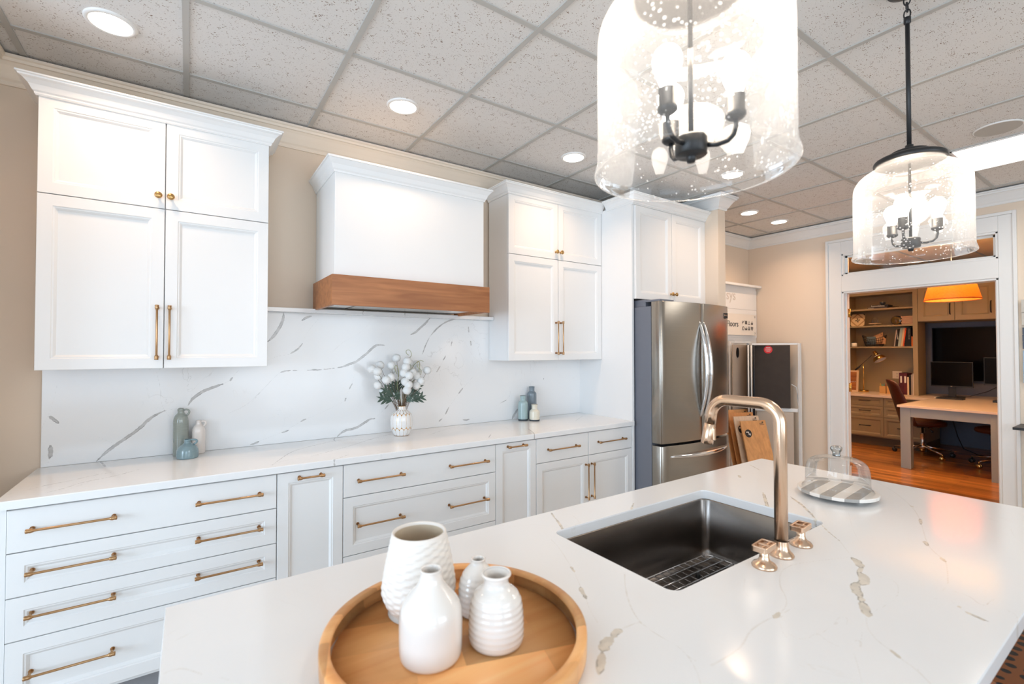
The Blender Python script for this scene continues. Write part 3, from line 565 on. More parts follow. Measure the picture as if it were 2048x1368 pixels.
upper('wall_cabinet', 'tall white wall cabinet at the left end near the corner', -.541, .346, -.098, 1.374, 2.137, 2.562, 2.622, [(-.541, 3.056), (-.541, UY), (.346, UY), (.346, 3.056)])
upper('wall_cabinet', 'tall white wall cabinet between the hood and the fridge panel', 1.887, 2.821, 2.353, 1.382, 2.157, 2.602, 2.660, [(1.887, 3.056), (1.887, UY), (2.821, UY)])
# tall panel and fridge cabinet
c = thing('fridge_surround', 'white built-in surround with two doors above the stainless fridge', 'cabinet', (3.3, 2.75, 0))
b = MB(); b.box(2.822, 2.842, 2.468, 3.079, 0, 2.61); b.build('side_panel', WHITE, c)
FY = 2.45
b = MB(); b.box(2.843, 3.742, FY+.0215, 3.07, 1.862, 2.63); b.build('body', WHITE, c)
b = MB(); b.box(3.742, 3.764, FY+.005, 3.07, 0, 2.63); b.build('side_panel', WHITE, c)
for a, e, kx in ((2.848, 3.292, 3.272), (3.292, 3.742, 3.322)):
    b = MB(); shaker(b, a+.0018, e-.0018, 1.858, 2.588, FY, .055); d = b.build('door', WHITE, c); knob(kx, 1.918, FY, d, BRASSY)
b = MB(); b.box(2.8225, 3.764, FY, FY+.0215, 2.59, 2.64); b.sweep(at(CABCROWN, 2.668), [(2.8225, 2.728), (2.8225, FY), (3.764, FY)]); b.build('crown', WHITE, c)
# ------------------------------------------------------------------ hood
c = thing('range_hood', 'white boxy range hood with crown and natural oak band', 'range hood', (1.11, 2.85, 1.70))
b = MB(); b.box(.645, 1.583, 2.63, 3.078, 1.86, 2.47); b.build('body', WHITE, c, bevel=.0015)
HC = [(0, -.075), (.006, -.075), (.008, -.066), (.014, -.058), (.022, -.036), (.034, -.020), (.040, -.012), (.046, -.010), (.046, 0), (0, 0)]
b = MB(); b.sweep(at(HC, 2.503), [(.645, 3.078), (.645, 2.63), (1.583, 2.63), (1.583, 3.078)]); b.box(.646, 1.582, 2.631, 3.07, 2.47, 2.50); b.build('crown', WHITE, c)
b = MB(); b.box(.623, 1.603, 2.588, 2.608, 1.702, 1.866); b.box(.623, .643, 2.608, 3.05, 1.702, 1.866); b.box(1.583, 1.603, 2.608, 3.05, 1.702, 1.866)
b.build('oak_band', OAK, c, bevel=.0012)
b = MB(); b.box(.644, 1.582, 2.609, 3.05, 1.722, 1.74); b.build('underside', mat('hood_underside', (.78, .78, .78), .4), c)
b = MB(); b.box(.80, 1.42, 2.70, 3.0, 1.716, 1.7215); b.build('vent_insert', STEEL, c)
# ------------------------------------------------------------------ fridge
c = thing('refrigerator', 'stainless french-door refrigerator with bottom freezer and curved handles', 'refrigerator', (3.30, 2.62, 0))
b = MB(); b.box(2.858, 3.734, 2.318, 3.02, .03, 1.79); b.build('body', DKGREY, c, bevel=.004)
def bow(x0, x1, z0, z1, name, hand=None):
    xc, hw = 3.2965, .4405; n = 14; f = lambda x: 2.178+.05*((x-xc)/hw)**2
    ring = [(x0, 2.312)]+[(x0, f(x0)+.012)]+[(x0+.006, f(x0)+.003)]+[(x0+.016+(x1-x0-.032)*i/n, f(x0+.016+(x1-x0-.032)*i/n)) for i in range(n+1)]+[(x1-.006, f(x1)+.003), (x1, f(x1)+.012), (x1, 2.312)]
    b = MB(); b.rings([[(x, y, z) for x, y in ring] for z in (z0, z1)], cap0=True, cap1=True, sm=False)
    b.sm = [True]*len(b.sm); b.sm[-2:] = [False, False]
    return b.build(name, STEEL, c, bevel=.002)
dl = bow(2.856, 3.288, .768, 1.822, 'door'); dr_ = bow(3.295, 3.737, .768, 1.822, 'door'); fz = bow(2.856, 3.737, .12, .750, 'freezer_drawer')
for hx, par in ((3.268, dl), (3.318, dr_)):
    pts = []
    for i in range(25):
        t = i/24; z = .935+t*.75; pts.append((hx, 2.190-.070*math.sin(PI*t)**.8-.0, z))
    b = MB(); b.tube(pts, [.009+.008*math.sin(PI*i/24) for i in range(25)], 14); b.build('handle', CHROME, par)
pts = [(2.93+.76*i/30, 2.198+.03*((i/30-.5)*2)**2-.055*math.sin(PI*i/30)**.7, .668) for i in range(31)]
b = MB(); b.tube(pts, [.010+.007*math.sin(PI*i/30) for i in range(31)], 14); b.build('handle', CHROME, fz)
b = MB(); b.box(3.628, 3.696, 2.206, 2.226, 1.722, 1.766); bd = b.build('badge', BLACK, dr_, bevel=.002)
b = MB(); b.box(3.634, 3.690, 2.2045, 2.2062, 1.740, 1.751); b.box(3.632, 3.635, 2.2045, 2.2062, 1.726, 1.762); b.build('badge_lettering', CHROME, bd)
b = MB(); b.box(2.862, 3.03, 2.24, 2.38, 1.8225, 1.838); b.box(2.875, 2.97, 2.38, 2.60, 1.7905, 1.845); b.build('hinge_cover', DKGREY, c, bevel=.003)
b = MB(); b.box(2.865, 3.725, 2.27, 2.317, .03, .115); b.build('kick_grille', BLACK, c)
# ================================================================== ISLAND
IS = (-.035, 2.378, .212, 1.247); HX = (.905, 1.667, .672, 1.103)
o = slab_veins('island_countertop', QI, IS, .882, .914, .0036, VEINS['island'], hole=(*HX, .028), ws=1.25)
tag(o, 'large white quartz island countertop with taupe veins and sink cutout', 'countertop')
c = thing('island_cabinet', 'white island cabinet carrying the quartz countertop', 'cabinet', (1.17, .85, 0))
b = MB(); b.box(.02, .88, .54, 1.19, .10, .881); b.box(1.70, 2.32, .54, 1.19, .10, .881); b.box(.88, 1.70, 1.15, 1.19, .10, .881); b.box(.88, 1.70, .54, .60, .10, .881); b.box(.88, 1.70, .6, 1.15, .10, .12); b.build('body', WHITE, c)
b = MB(); b.box(.06, 2.28, .60, 1.11, 0, .10); b.build('toe_kick', MATS['toe_kick_grey'], c)
for i in range(5):
    xa = .03+i*.456; b = MB(); b.tf = lambda p: (p[0], 2*.865-p[1], p[2]); shaker(b, xa, xa+.452, .115, .86, 2*.865-1.212); b.build('panel', WHITE, c)
# sink
c = thing('sink', 'undermount stainless steel sink with square walls set in the island', 'sink', (1.286, .888, .64))
def rrect(x0, x1, y0, y1, r, z, n=7):
    out = []
    for cx_, cy_, a0 in ((x1-r, y0+r, -90), (x1-r, y1-r, 0), (x0+r, y1-r, 90), (x0+r, y0+r, 180)):
        out += [(cx_+r*math.cos(math.radians(a0+90*t/n)), cy_+r*math.sin(math.radians(a0+90*t/n)), z) for t in range(n+1)]
    return out
x0, x1, y0, y1 = HX
b = MB(); rr = .030
b.rings([rrect(x0-.02, x1+.02, y0-.02, y1+.02, rr, .8815), rrect(x0+.001, x1-.001, y0+.001, y1-.001, rr, .8815), rrect(x0+.003, x1-.003, y0+.003, y1-.003, rr, .878), rrect(x0+.004, x1-.004, y0+.004, y1-.004, rr, .70), rrect(x0+.008, x1-.008, y0+.008, y1-.008, rr, .668), rrect(x0+.03, x1-.03, y0+.03, y1-.03, rr, .655), rrect(1.25, 1.32, .87, .94, .034, .650)], cap1=True)
o = b.build('basin', SINK, c, recalc=False)
b = MB(); b.lathe([(0, .653), (.028, .653), (.042, .655), (.048, .6565), (.05, .655)], (1.285, .905, 0), 28); b.build('drain', CHROME, c)
g = thing('sink_grid', 'wire bottom grid with black feet lying in the sink', 'sink grid', (1.286, .888, .66))
b = MB(); gx0_, gx1_, gy0_, gy1_ = x0+.035, x1-.035, y0+.035, y1-.035
b.tube([p for p in rrect(gx0_, gx1_, gy0_, gy1_, .035, .684)], .0036, 8, loop=True)
n = 20
for i in range(1, n): x = gx0_+(gx1_-gx0_)*i/n; b.tube([(x, gy0_, .684), (x, gy1_, .684)], .0026, 6)
n = 10
for i in range(1, n): y = gy0_+(gy1_-gy0_)*i/n; b.tube([(gx0_, y, .6875), (gx1_, y, .6875)], .0026, 6)
b.build('wires', CHROME, g)
for fx in (.25, .5, .75):
    for fy in (.22, .78):
        x, y = gx0_+(gx1_-gx0_)*fx, gy0_+(gy1_-gy0_)*fy; b = MB(); b.lathe([(0, .6555), (.007, .6555), (.009, .66), (.008, .68), (.005, .689), (0, .689)], (x, y, 0), 12); b.build('foot', RUBBER, g)
# faucet
fx, fy = 1.303, .633
c = thing('faucet', 'champagne bronze gooseneck faucet with pull-down spray head', 'faucet', (fx, fy, .914))
b = MB(); b.lathe([(0, 0), (.030, 0), (.0305, .004), (.028, .008), (.0225, .013), (.0185, .022), (.0175, .030), (.0170, .04)], (fx, fy, .914), 36); b.build('flange', FAUC, c)
pts = [(fx, fy, .93), (fx, fy, 1.24)]; R_ = .052; top = 1.3125
for i in range(1, 13): a = PI/2*i/12; pts.append((fx, fy+R_*(1-math.cos(a)), top-R_+R_*math.sin(a)))
pts.append((fx, fy+.130, top)); yb = fy+.148
for i in range(1, 13):
    a = math.radians(80)*i/12; pts.append((fx, yb+R_*math.sin(a), top-R_*(1-math.cos(a))))
d = Vector((0, math.cos(math.radians(80)), -math.sin(math.radians(80)))); e = Vector(pts[-1]); pts.append(tuple(e+d*.030))
b = MB(); b.tube(pts, .0162, 26); b.build('spout', FAUC, c)
e2 = e+d*.031; b = MB(); b.tube([e2, e2+d*.002, e2+d*.003, e2+d*.045, e2+d*.062, e2+d*.063], [.0150, .0150, .0166, .0174, .0180, .0165], 26); sh = b.build('spray_head', FAUC, c)
b = MB(); ctr = e2+d*.030+Vector((0, -.0185, -.001)); b.box(fx-.0055, fx+.0055, ctr.y-.003, ctr.y+.004, ctr.z-.020, ctr.z+.016); b.build('spray_button', FAUC, sh, bevel=.002)
b = MB(); q = e+d*.018; b.box(fx+.0145, fx+.0168, q.y-.006, q.y+.003, q.z-.002, q.z+.002); b.build('sensor', BLACK, c)
FC = c
def fhandle(hx, hy, rz, label):
    ca, sa = math.cos(rz), math.sin(rz); L_ = lambda p: (hx+p[0]*ca-p[1]*sa, hy+p[0]*sa+p[1]*ca, .914+p[2])
    b = MB(L_); b.lathe([(0, 0), (.029, 0), (.0295, .004), (.026, .009), (.017, .014), (.0125, .020), (.0110, .028), (.0110, .045), (0, .045)], (0, 0, 0), 32); h = b.build('handle', FAUC, FC); h['label'] = label
    b = MB(L_)
    def rr2(w, d, r, z): return rrect(-w, w, -d, d, r, z, 5)
    o_, i_ = (.033, .0185, .006), (.0275, .0130, .004)
    b.rings([rr2(*o_, .044), rr2(*o_, .0575), rr2(*i_, .0575), rr2(*i_, .044)], sm=False, loop=True)
    b.box(-.0045, .0045, -.0132, .0132, .045, .0565); b.box(-.0275, .0275, -.003, .003, .0455, .052)
    b.build('lever', FAUC, h, bevel=.0012)
fhandle(1.200, .625, .10, 'left handle'); fhandle(1.418, .636, .10, 'right handle')
# ================================================================== ON THE ISLAND
TX, TY, TR = .413, .781, .2375
c = thing('serving_tray', 'round acacia wood serving tray holding four white vases', 'tray', (TX, TY, .914))
b = MB(); b.lathe([(0, .008), (TR-.024, .008), (TR-.024, .0185), (TR-.0235, .0185), (TR-.02, .020), (TR-.019, .040), (TR-.0175, .0462), (TR-.014, .0475), (TR-.004, .0475), (TR-.0005, .045), (TR, .040), (TR-.001, .012), (TR-.006, .0), (TR-.02, 0), (0, 0)][5:-1], (TX, TY, .914), 96); b.build('rim', ACACIA, c)
b = MB(); b.lathe([(0, 0), (TR-.019, 0), (TR-.019, .018), (0, .018)], (TX, TY, .914), 96); b.build('base', ACACIA, c)
TZ = .914+.0183
def vase_thing(name, label, cat, group, ctr, prof, mt, inner=None, fn=None, n=64, thick=.004, rot=0):
    c = thing(name, label, cat, ctr, group)
    b = MB(); b.lathe(prof, ctr, n, fn=fn); b.build('body', mt, c)
    return c
def shell(out, t=.004, depth=.06):
    """outer profile from foot to lip, then down inside the neck"""
    r, z = out[-1]; ins = [(r-t*.5, z+.0012), (r-t, z)]
    zz = z
    for rr, h in out[::-1][1:]:
        if z-h > depth: break
        ins.append((max(.002, rr-t), h))
    ins.append((0, ins[-1][1]-.002))
    return [(0, 0)]+out+ins
# smooth a coarse profile
def sm(p, n=3):
    P = [Vector((a, h, 0)) for a, h in p]
    for _ in range(n):
        q = [P[0]]
        for i in range(len(P)-1): q += [P[i]*.75+P[i+1]*.25, P[i]*.25+P[i+1]*.75]
        P = q+[P[-1]]
    return [(v.x, v.y) for v in P]
g = 'white ceramic vases on the wooden tray'
# tall dimpled vase
c = thing('textured_vase', 'tall wide-mouthed white vase with woven dimple texture at the back of the tray', 'vase', (.391, .904, TZ), g)
H_ = .158
def tprof(t):
    return .052+.0225*math.sin(min(1, t/.32)*PI/2) - (max(0, t-.32)/.68)**1.25*.020 if t > .02 else .050+t
prof = [(tprof(i/90), H_*i/90) for i in range(91)]
def dimple(r, h, a):
    t = h/H_
    if t < .04 or t > .955: return r
    row = (t*24); ph = (int(row) % 2)*PI; f = math.sin(PI*(row % 1))**.7
    return r+.0013*f*math.cos(a*11+ph)-.0005
b = MB(); b.lathe([(0, 0)]+prof, (.391, .904, TZ), 208, fn=dimple); r_ = prof[-1][0]
b.lathe([(r_, H_), (r_-.0015, H_+.0018), (r_-.004, H_+.001), (r_-.0055, H_-.004)], (.391, .904, TZ), 104); b.build('body', CERAM2, c)
b = MB(); b.lathe([(r_-.0055, H_-.004)]+[(r-.0075, h) for r, h in prof[:84][::-6]]+[(0, .01)], (.391, .904, TZ), 64); b.build('inside', BISQ, c)
vase_thing('bottle_vase', 'glossy white bottle vase with narrow neck at the front of the tray', 'vase', g, (.349, .756, TZ),
    shell(sm([(.044, 0), (.050, .002), (.0535, .010), (.0540, .04), (.0540, .070), (.0520, .086), (.0440, .100), (.0310, .114), (.0215, .126), (.0180, .136), (.0178, .144), (.0192, .149)])), CERAM)
def ribs(r, h, a): return r+(.0004*math.sin(h*2*PI/.0105) if .012 < h < .088 else 0)*(1 if r > .03 else 0)
vase_thing('bottle_vase', 'white ribbed bottle vase with flared lip, frontmost right on the tray', 'vase', g, (.465, .728, TZ),
    shell(sm([(.042, 0), (.047, .002), (.0500, .010), (.0500, .035), (.0485, .060), (.0455, .078), (.0380, .090), (.0270, .097), (.0225, .104), (.0222, .112), (.0250, .118), (.0275, .1205), (.0270, .123)], 4), depth=.05), CERAM, fn=ribs)
vase_thing('bud_vase', 'small ribbed white bud vase half hidden behind the flared-lip vase', 'vase', g, (.488, .832, TZ),
    shell(sm([(.034, 0), (.038, .002), (.0400, .010), (.0405, .040), (.0380, .062), (.0310, .078), (.0210, .089), (.0150, .096), (.0140, .101), (.0155, .105)], 4)), CERAM, fn=ribs)
# cake stand and dome
px_, py_ = 2.000, .768
c = thing('cake_plate', 'round grey and white striped marble cake plate on the island', 'plate', (px_, py_, .914))
PZ = .914
def stripe_disc(b, cx, cy, r, z0, z1, ang, n=9, pieces=96):
    ca, sa = math.cos(ang), math.sin(ang)
    for k in range(n):
        a0, a1 = -r+2*r*k/n, -r+2*r*(k+1)/n; b.mi = k % 2; ring = []
        for i in range(13):
            u = a0+(a1-a0)*i/12; ring.append((u, math.sqrt(max(0, r*r-u*u))))
        ring += [(u, -v) for u, v in ring[::-1]]
        def zig(u, v): return u
        R = [[(cx+ca*u-sa*v, cy+sa*u+ca*v, z) for u, v in ring] for z in (z0, z1)]
        b.rings(R, cap0=True, cap1=True, sm=False)
MG = mat('grey_marble', srgb(168, 164, 158), .28, var=.18, vscale=25); MW = mat('white_marble', srgb(236, 230, 222), .2, var=.03, vscale=20)
b = MB(); stripe_disc(b, px_, py_, .127, PZ+.014, PZ+.026, math.radians(-85), 7); b.build('marble_top', [MW, MG], c, bevel=.002)
for a in (20, 140, 260):
    b = MB(); b.lathe([(0, 0), (.011, 0), (.013, .002), (.011, .0142), (0, .0142)], (px_+.075*math.cos(math.radians(a)), py_+.075*math.sin(math.radians(a)), PZ), 16); b.build('foot', MW, c)
c = thing('glass_dome', 'clear glass cake dome with knob covering the striped marble plate', 'cake dome', (px_, py_, PZ+.0262))
CG = clearglass('clear_glass', (.988, .992, .988), refl=.6)
b = MB(); z = PZ+.0262
dome = sm([(.1120, 0), (.1135, .004), (.110, .008), (.1035, .014), (.1020, .022), (.1020, .062), (.097, .094), (.078, .112), (.050, .119), (.016, .121), (0, .121)], 3)
b.lathe(dome, (px_, py_, z), 72); b.build('dome', CG, c)
b = MB(); b.lathe(sm([(0, .1215), (.014, .122), (.012, .130), (.013, .138), (.0185, .144), (.0195, .153), (.014, .160), (0, .162)], 2), (px_, py_, z), 28, fn=lambda r, h, a: r*(1+.09*math.sin(3*a+60*h))); b.build('knob', clearglass('knob_glass', (.82, .84, .83), refl=3.2), c)
# ================================================================== ON THE COUNTER
CT = .9142
def jug(label, ctr, prof, mt, hz0, hz1, rn, out, rb, ang):
    c = thing('handled_jug', label, 'jug', ctr, 'glazed jugs at the left of the counter')
    b = MB(); b.lathe(shell(sm(prof, 3), .003, .03), ctr, 48); b.build('body', mt, c)
    ca, sa = math.cos(ang), math.sin(ang); pts = []
    for t in range(13):
        a = t/12; 
        P0, P1, P2, P3 = (rn, hz1), (rn+out*1.3, hz1+.006), (rb+out*.9, hz0+(hz1-hz0)*.55), (rb-.002, hz0)
        r = (1-a)**3*P0[0]+3*(1-a)**2*a*P1[0]+3*(1-a)*a*a*P2[0]+a**3*P3[0]; h = (1-a)**3*P0[1]+3*(1-a)**2*a*P1[1]+3*(1-a)*a*a*P2[1]+a**3*P3[1]
        pts.append((ctr[0]+ca*r, ctr[1]+sa*r, ctr[2]+h))
    b = MB(); b.tube(pts, .0048, 10); b.build('handle', mt, c)
jug('tall sage grey glazed jug beside the white jug on the counter', (-.030, 3.006, CT), [(.028, 0), (.0325, .001), (.034, .006), (.034, .16), (.0335, .185), (.028, .205), (.0175, .217), (.0145, .222), (.0140, .230), (.0155, .2325), (.0155, .240), (.0135, .243)], SAGE, .205, .236, .014, .020, .028, -.35)
jug('squat teal jug with short neck in front of the other jugs', (.000, 2.915, CT), [(.042, 0), (.0465, .001), (.048, .008), (.0480, .028), (.0460, .045), (.036, .062), (.020, .072), (.0150, .077), (.0145, .084), (.0160, .086), (.0160, .092), (.0140, .094)], TEAL, .068, .090, .014, .024, .030, -.35)
jug('white handled jug leaning towards pink, right of the sage jug', (.048, 3.016, CT), [(.026, 0), (.030, .001), (.0312, .006), (.0312, .11), (.0305, .125), (.025, .141), (.0155, .150), (.0125, .155), (.0120, .168), (.0135, .170), (.0130, .173)], WGLAZE, .142, .168, .012, .018, .024, -.35)
def bottle(label, ctr, h, r, rn, mt, lip, base=None):
    c = thing('ceramic_bottle', label, 'bottle', ctr, 'small glazed bottles at the right of the counter')
    sh = h-.048; b = MB(); b.lathe(shell(sm([(r*.85, 0), (r*.97, .001), (r, .006), (r, sh-.018), (r*.96, sh-.004), (r*.75, sh+.007), (rn*.98, sh+.012), (rn*.93, sh+.018), (rn*.95, h-.008), (rn*1.06, h-.003), (rn*1.05, h)], 3), .003, .03), ctr, 44); b.build('body', mt, c)
    b = MB(); b.lathe([(rn*1.055, h-.001), (rn*1.02, h+.0012), (rn*.9, h+.001)], ctr, 36); b.build('lip', lip, c)
    if base: b = MB(); b.lathe([(r*.86, .0003), (r*.985, .0012), (r*1.008, .006), (r*1.008, .0115)], ctr, 44, fn=lambda q, hh, a: q); b.build('foot_band', base, c)
RUST = mat('rust_rim', srgb(120, 70, 50), .6); BSE = mat('speckled_base', srgb(52, 62, 70), .4, var=.7, vscale=160)
bottle('pale aqua bottle with dark foot, left of the three small bottles', (2.150, 2.978, CT), .190, .0385, .0225, AQUA, RUST, BSE)
bottle('tall slate grey bottle standing behind the aqua and cream ones', (2.262, 3.012, CT), .254, .0375, .0220, SLATE, SLATE)
bottle('short cream bottle with dark foot in front of the slate bottle', (2.209, 2.908, CT), .126, .0405, .0235, CREAM, RUST, BSE)
# ------------------------------------------------------------------ gold and white flower vase
vx, vy = 1.134, 2.906
c = thing('flower_vase', 'white honeycomb vase outlined in gold holding white pompom flowers', 'vase', (vx, vy, CT))
VW = mat('vase_white', (.84, .83, .81), .2, coat=.4); VG = mat('vase_gold', (.72, .42, .14), .22, 1)
prof = sm([(.040, 0), (.046, .002), (.056, .022), (.0655, .045), (.0695, .075), (.0690, .110), (.062, .135), (.045, .152), (.029, .163), (.0245, .172), (.0240, .182), (.0262, .187)], 3)
def prad(h):
    for i in range(len(prof)-1):
        if prof[i][1] <= h <= prof[i+1][1]: t = (h-prof[i][1])/max(1e-9, prof[i+1][1]-prof[i][1]); return prof[i][0]*(1-t)+prof[i+1][0]*t
    return prof[-1][0]
NS = 14; rows = 230; cols = NS*22
def facet(a, h):
    """signed mm inside the nearest honeycomb cell (positive = white facet)"""
    best = -9.
    for off, z0, z1, cap in ((0, .044, .143, .016), (.5, .002, .050, .014), (.5, .137, .168, .012), (0, .162, .1865, .007)):
        u = ((a/(2*PI)*NS-.2-off+.5) % 1)-.5
        hw = PI*prad(h)/NS; x = abs(u)*2*hw*1000/1.0*1.0; hwm = hw*1000
        zt0 = z0*1000 if z0 < .01 and False else z0*1000; zt1 = z1*1000; hh = h*1000; c_ = cap*1000
        lo = zt0+(c_*(x/hwm)**2 if z0 > .01 else 0); hi = zt1-(c_*(x/hwm)**2 if z1 < .18 else 0)
        d = min(hwm-.9-x, hh-lo-.8, hi-hh-.8); best = max(best, d)
    return best
me_v, me_f, me_m = [], [], []
hs = [.187*i/rows for i in range(rows+1)]
F = [[facet(2*PI*j/cols, h) for j in range(cols)] for h in hs]
for i, h in enumerate(hs):
    r0 = prad(h)
    for j in range(cols):
        a = 2*PI*j/cols; r = r0+.0014*max(0, min(1, F[i][j]/1.2)); me_v.append((vx+r*math.cos(a), vy+r*math.sin(a), CT+h))
b2 = MB(); b2.smooth = False; n0 = 0
b2.v = [Vector(p) for p in me_v]
for i in range(rows):
    for j in range(cols):
        k = (j+1) % cols; b2.f.append((i*cols+j, i*cols+k, (i+1)*cols+k, (i+1)*cols+j)); b2.m.append(0 if (F[i][j]+F[i+1][k]) > 0 else 1); b2.sm.append(True)
b2.mi = 1; b2.lathe([(.0262, .187), (.0255, .1884), (.0238, .1875), (.0215, .178), (.022, .15)], (vx, vy, CT), 64); b2.lathe([(0, .0005), (.040, .0005)], (vx, vy, CT), 64)
b2.build('body', [VW, VG], c, recalc=False)
STEM = mat('flower_stem', srgb(105, 82, 62), .7); STEMG = mat('pale_vine', srgb(158, 158, 118), .6); LEAFM = mat('leaf_green', srgb(72, 92, 80), .5, var=.25, vscale=30); POM = mat('pompom_white', (.86, .86, .84), .85, bump=.5, bscale=500)
# one pompom blossom
bm = bmesh.new(); bmesh.ops.create_icosphere(bm, subdivisions=4, radius=1)
for v in bm.verts:
    n = v.co.normalized(); k = .94+.10*abs(mnoise.noise(n*7.5))+.05*mnoise.noise(n*18); v.co = n*k
pm = bpy.data.meshes.new('blossom'); bm.to_mesh(pm); bm.free(); pm.materials.append(POM)
for p in pm.polygons: p.use_smooth = True
MOUTH = Vector((vx, vy, CT+.182))
def pix(dx, dz, dy=0): return Vector((vx+dx, vy+dy, CT+dz))
# offsets in metres measured from the vase axis at the counter
poms = [(-.195, .43, .0), (-.165, .415, -.02), (-.15, .385, .01), (-.125, .45, .05), (-.112, .36, -.03), (-.08, .375, -.02), (-.062, .447, .02), (-.04, .42, .05), (-.148, .325, .02),
        (-.012, .495, .06), (.030, .475, -.02), (.016, .438, -.03), (.0, .400, -.035), (.028, .385, -.055), (.066, .40, -.02), (.092, .378, -.02), (.005, .345, -.05), (.022, .325, -.06), (.010, .292, -.065),
        (.078, .462, .05), (.122, .452, .05), (.125, .425, .02), (.178, .412, .0), (.120, .345, -.03), (.088, .315, -.03), (-.115, .285, .03)]
PL = {0: 'leftmost white pompom flower of the bunch in the gold and white vase', 22: 'rightmost white pompom flower, alone on its long thin stem', 9: 'topmost white pompom flower of the bunch in the gold and white vase', 18: 'lowest white pompom flower in front, above the mouth of the vase', 25: 'lowest white pompom flower at the left, among the dark leaves', 6: 'white pompom flower standing high at the upper left of the bunch'}
for k, (dx, dz, dy) in enumerate(poms):
    end = pix(dx, dz, dy); r = .0275 if k not in (7, 19, 25) else .023
    c = thing('pompom_flower', PL.get(k, 'white pompom flower inside the bunch above the gold and white vase'), 'flower', tuple(MOUTH), 'white pompom flowers in the honeycomb vase')
    st = MOUTH+Vector((dx*.06, dy*.10-.004, -.10)); mid = MOUTH+Vector((dx*.22, dy*.3, .05)); m2 = MOUTH*.3+end*.7+Vector((dx*.06, 0, -.02+.02*math.sin(k)))
    pts = []
    for i in range(13):
        t = i/12; pts.append(st*(1-t)**3+mid*3*(1-t)**2*t+m2*3*(1-t)*t*t+(end-(end-m2).normalized()*.012)*t**3)
    b = MB(); b.tube(pts, [.0016-.0006*i/12 for i in range(13)], 6); b.build('stem', STEM, c)
    o = bpy.data.objects.new('blossom', pm); COL.objects.link(o); o.parent = c; o.location = end-MOUTH; o.scale = (r, r, r); o.rotation_euler = (k, k*2.1, k*.7)
def leafmesh(b, base, d, nrm, L_, wd, droop):
    """lobed leaf: midrib blade with pairs of pointed lobes"""
    d = d.normalized(); s = d.cross(nrm).normalized(); up_ = s.cross(d).normalized()
    def P(u, v): return base+d*(L_*u)+s*(wd*v)+up_*(-droop*u*u+.12*wd*abs(v))
    def add(poly):
        vs = [P(u, v) for u, v in poly]; t = up_*.0006
        n = len(vs); b.add([p+t for p in vs]+[p-t for p in vs], [tuple(range(n)), tuple(range(2*n-1, n-1, -1))]+[(i, (i+1) % n, n+(i+1) % n, n+i) for i in range(n)], False)
    for sg in (1, -1):
        add([(0, 0), (.25, .10*sg), (.55, .16*sg), (.8, .12*sg), (1, 0)])
        for u0, rch, ln in ((.22, .62, .26), (.42, .9, .30), (.62, .72, .28)):
            add([(u0-.07, .03*sg), (u0+.02, .35*rch*sg), (u0+ln*.55, .78*rch*sg), (u0+ln, rch*sg), (u0+ln*.85, .62*rch*sg), (u0+.17, .25*rch*sg), (u0+.16, .05*sg)])
lv = [(-.17, .26, -.02, 1.0), (-.145, .315, -.03, 1.0), (-.075, .345, .03, .9), (.165, .25, -.02, .95), (.115, .29, -.03, .8), (.05, .36, .03, .9), (-.02, .36, .05, .9), (.10, .35, .04, .8), (-.06, .28, -.04, .85), (.165, .335, .03, .6), (.055, .25, -.05, .8)]
for k, (dx, dz, dy, sc) in enumerate(lv):
    c = thing('leaf_sprig', 'dark green lobed leaf spray among the pompom flowers', 'leaf', tuple(MOUTH), 'green leaf sprays in the honeycomb vase')
    end = pix(dx, dz, dy); st = MOUTH+Vector((dx*.08, -.006, -.09)); base = MOUTH+Vector((dx*.30, dy*.5, (dz-.182)*.45))
    b = MB(); b.tube([st, MOUTH+Vector((dx*.12, dy*.2, .02)), base], .0018, 6); s_ = b.build('stem', STEM, c)
    dv = end-base; b = MB(); leafmesh(b, base, dv, Vector((.1*math.sin(k), -1, .35)), dv.length, .050*sc, .008); b.build('leaf', LEAFM, c)
vin = [[(-.02, .30, 0), (-.035, .37, 0), (-.022, .43, -.02), (-.045, .49, -.03), (-.062, .475, -.03), (-.05, .455, -.02), (-.036, .43, -.01)],
       [(.01, .33, 0), (.03, .40, -.02), (.052, .45, -.03), (.05, .49, -.03), (.022, .505, -.02), (.045, .53, -.02), (.066, .55, -.01), (.055, .585, 0), (.028, .58, 0), (.03, .56, 0), (.048, .548, 0)],
       [(.05, .33, .01), (.085, .39, 0), (.115, .43, -.01), (.118, .50, -.02), (.095, .51, -.03), (.092, .47, -.03), (.13, .45, -.02), (.118, .405, -.02), (.085, .42, -.03)],
       [(.04, .35, .02), (.07, .45, .02), (.10, .50, .01), (.135, .515, 0), (.150, .505, 0)]]
VL = ['pale green tendril curling over at the left of the bouquet', 'tallest pale green tendril with an open loop at the very top', 'knotted pale green tendril at the right of the bouquet', 'short pale tendril ending in a tip at the upper right of the bouquet']
for p in vin:
    b = MB(); P = [Vector(pix(a-.0, h-.035, d_)) for a, h, d_ in p]; P = [MOUTH+Vector((0, 0, -.08)), MOUTH+Vector((p[0][0]*.3, 0, .05))]+P
    for _ in range(2):
        q = [P[0]]
        for i in range(len(P)-1): q += [P[i]*.75+P[i+1]*.25, P[i]*.25+P[i+1]*.75]
        P = q+[P[-1]]
    b.tube(P, .0019, 6); tag(b.build('curly_vine', STEMG), VL[vin.index(p)], 'vine', 'curly tendrils in the honeycomb vase')
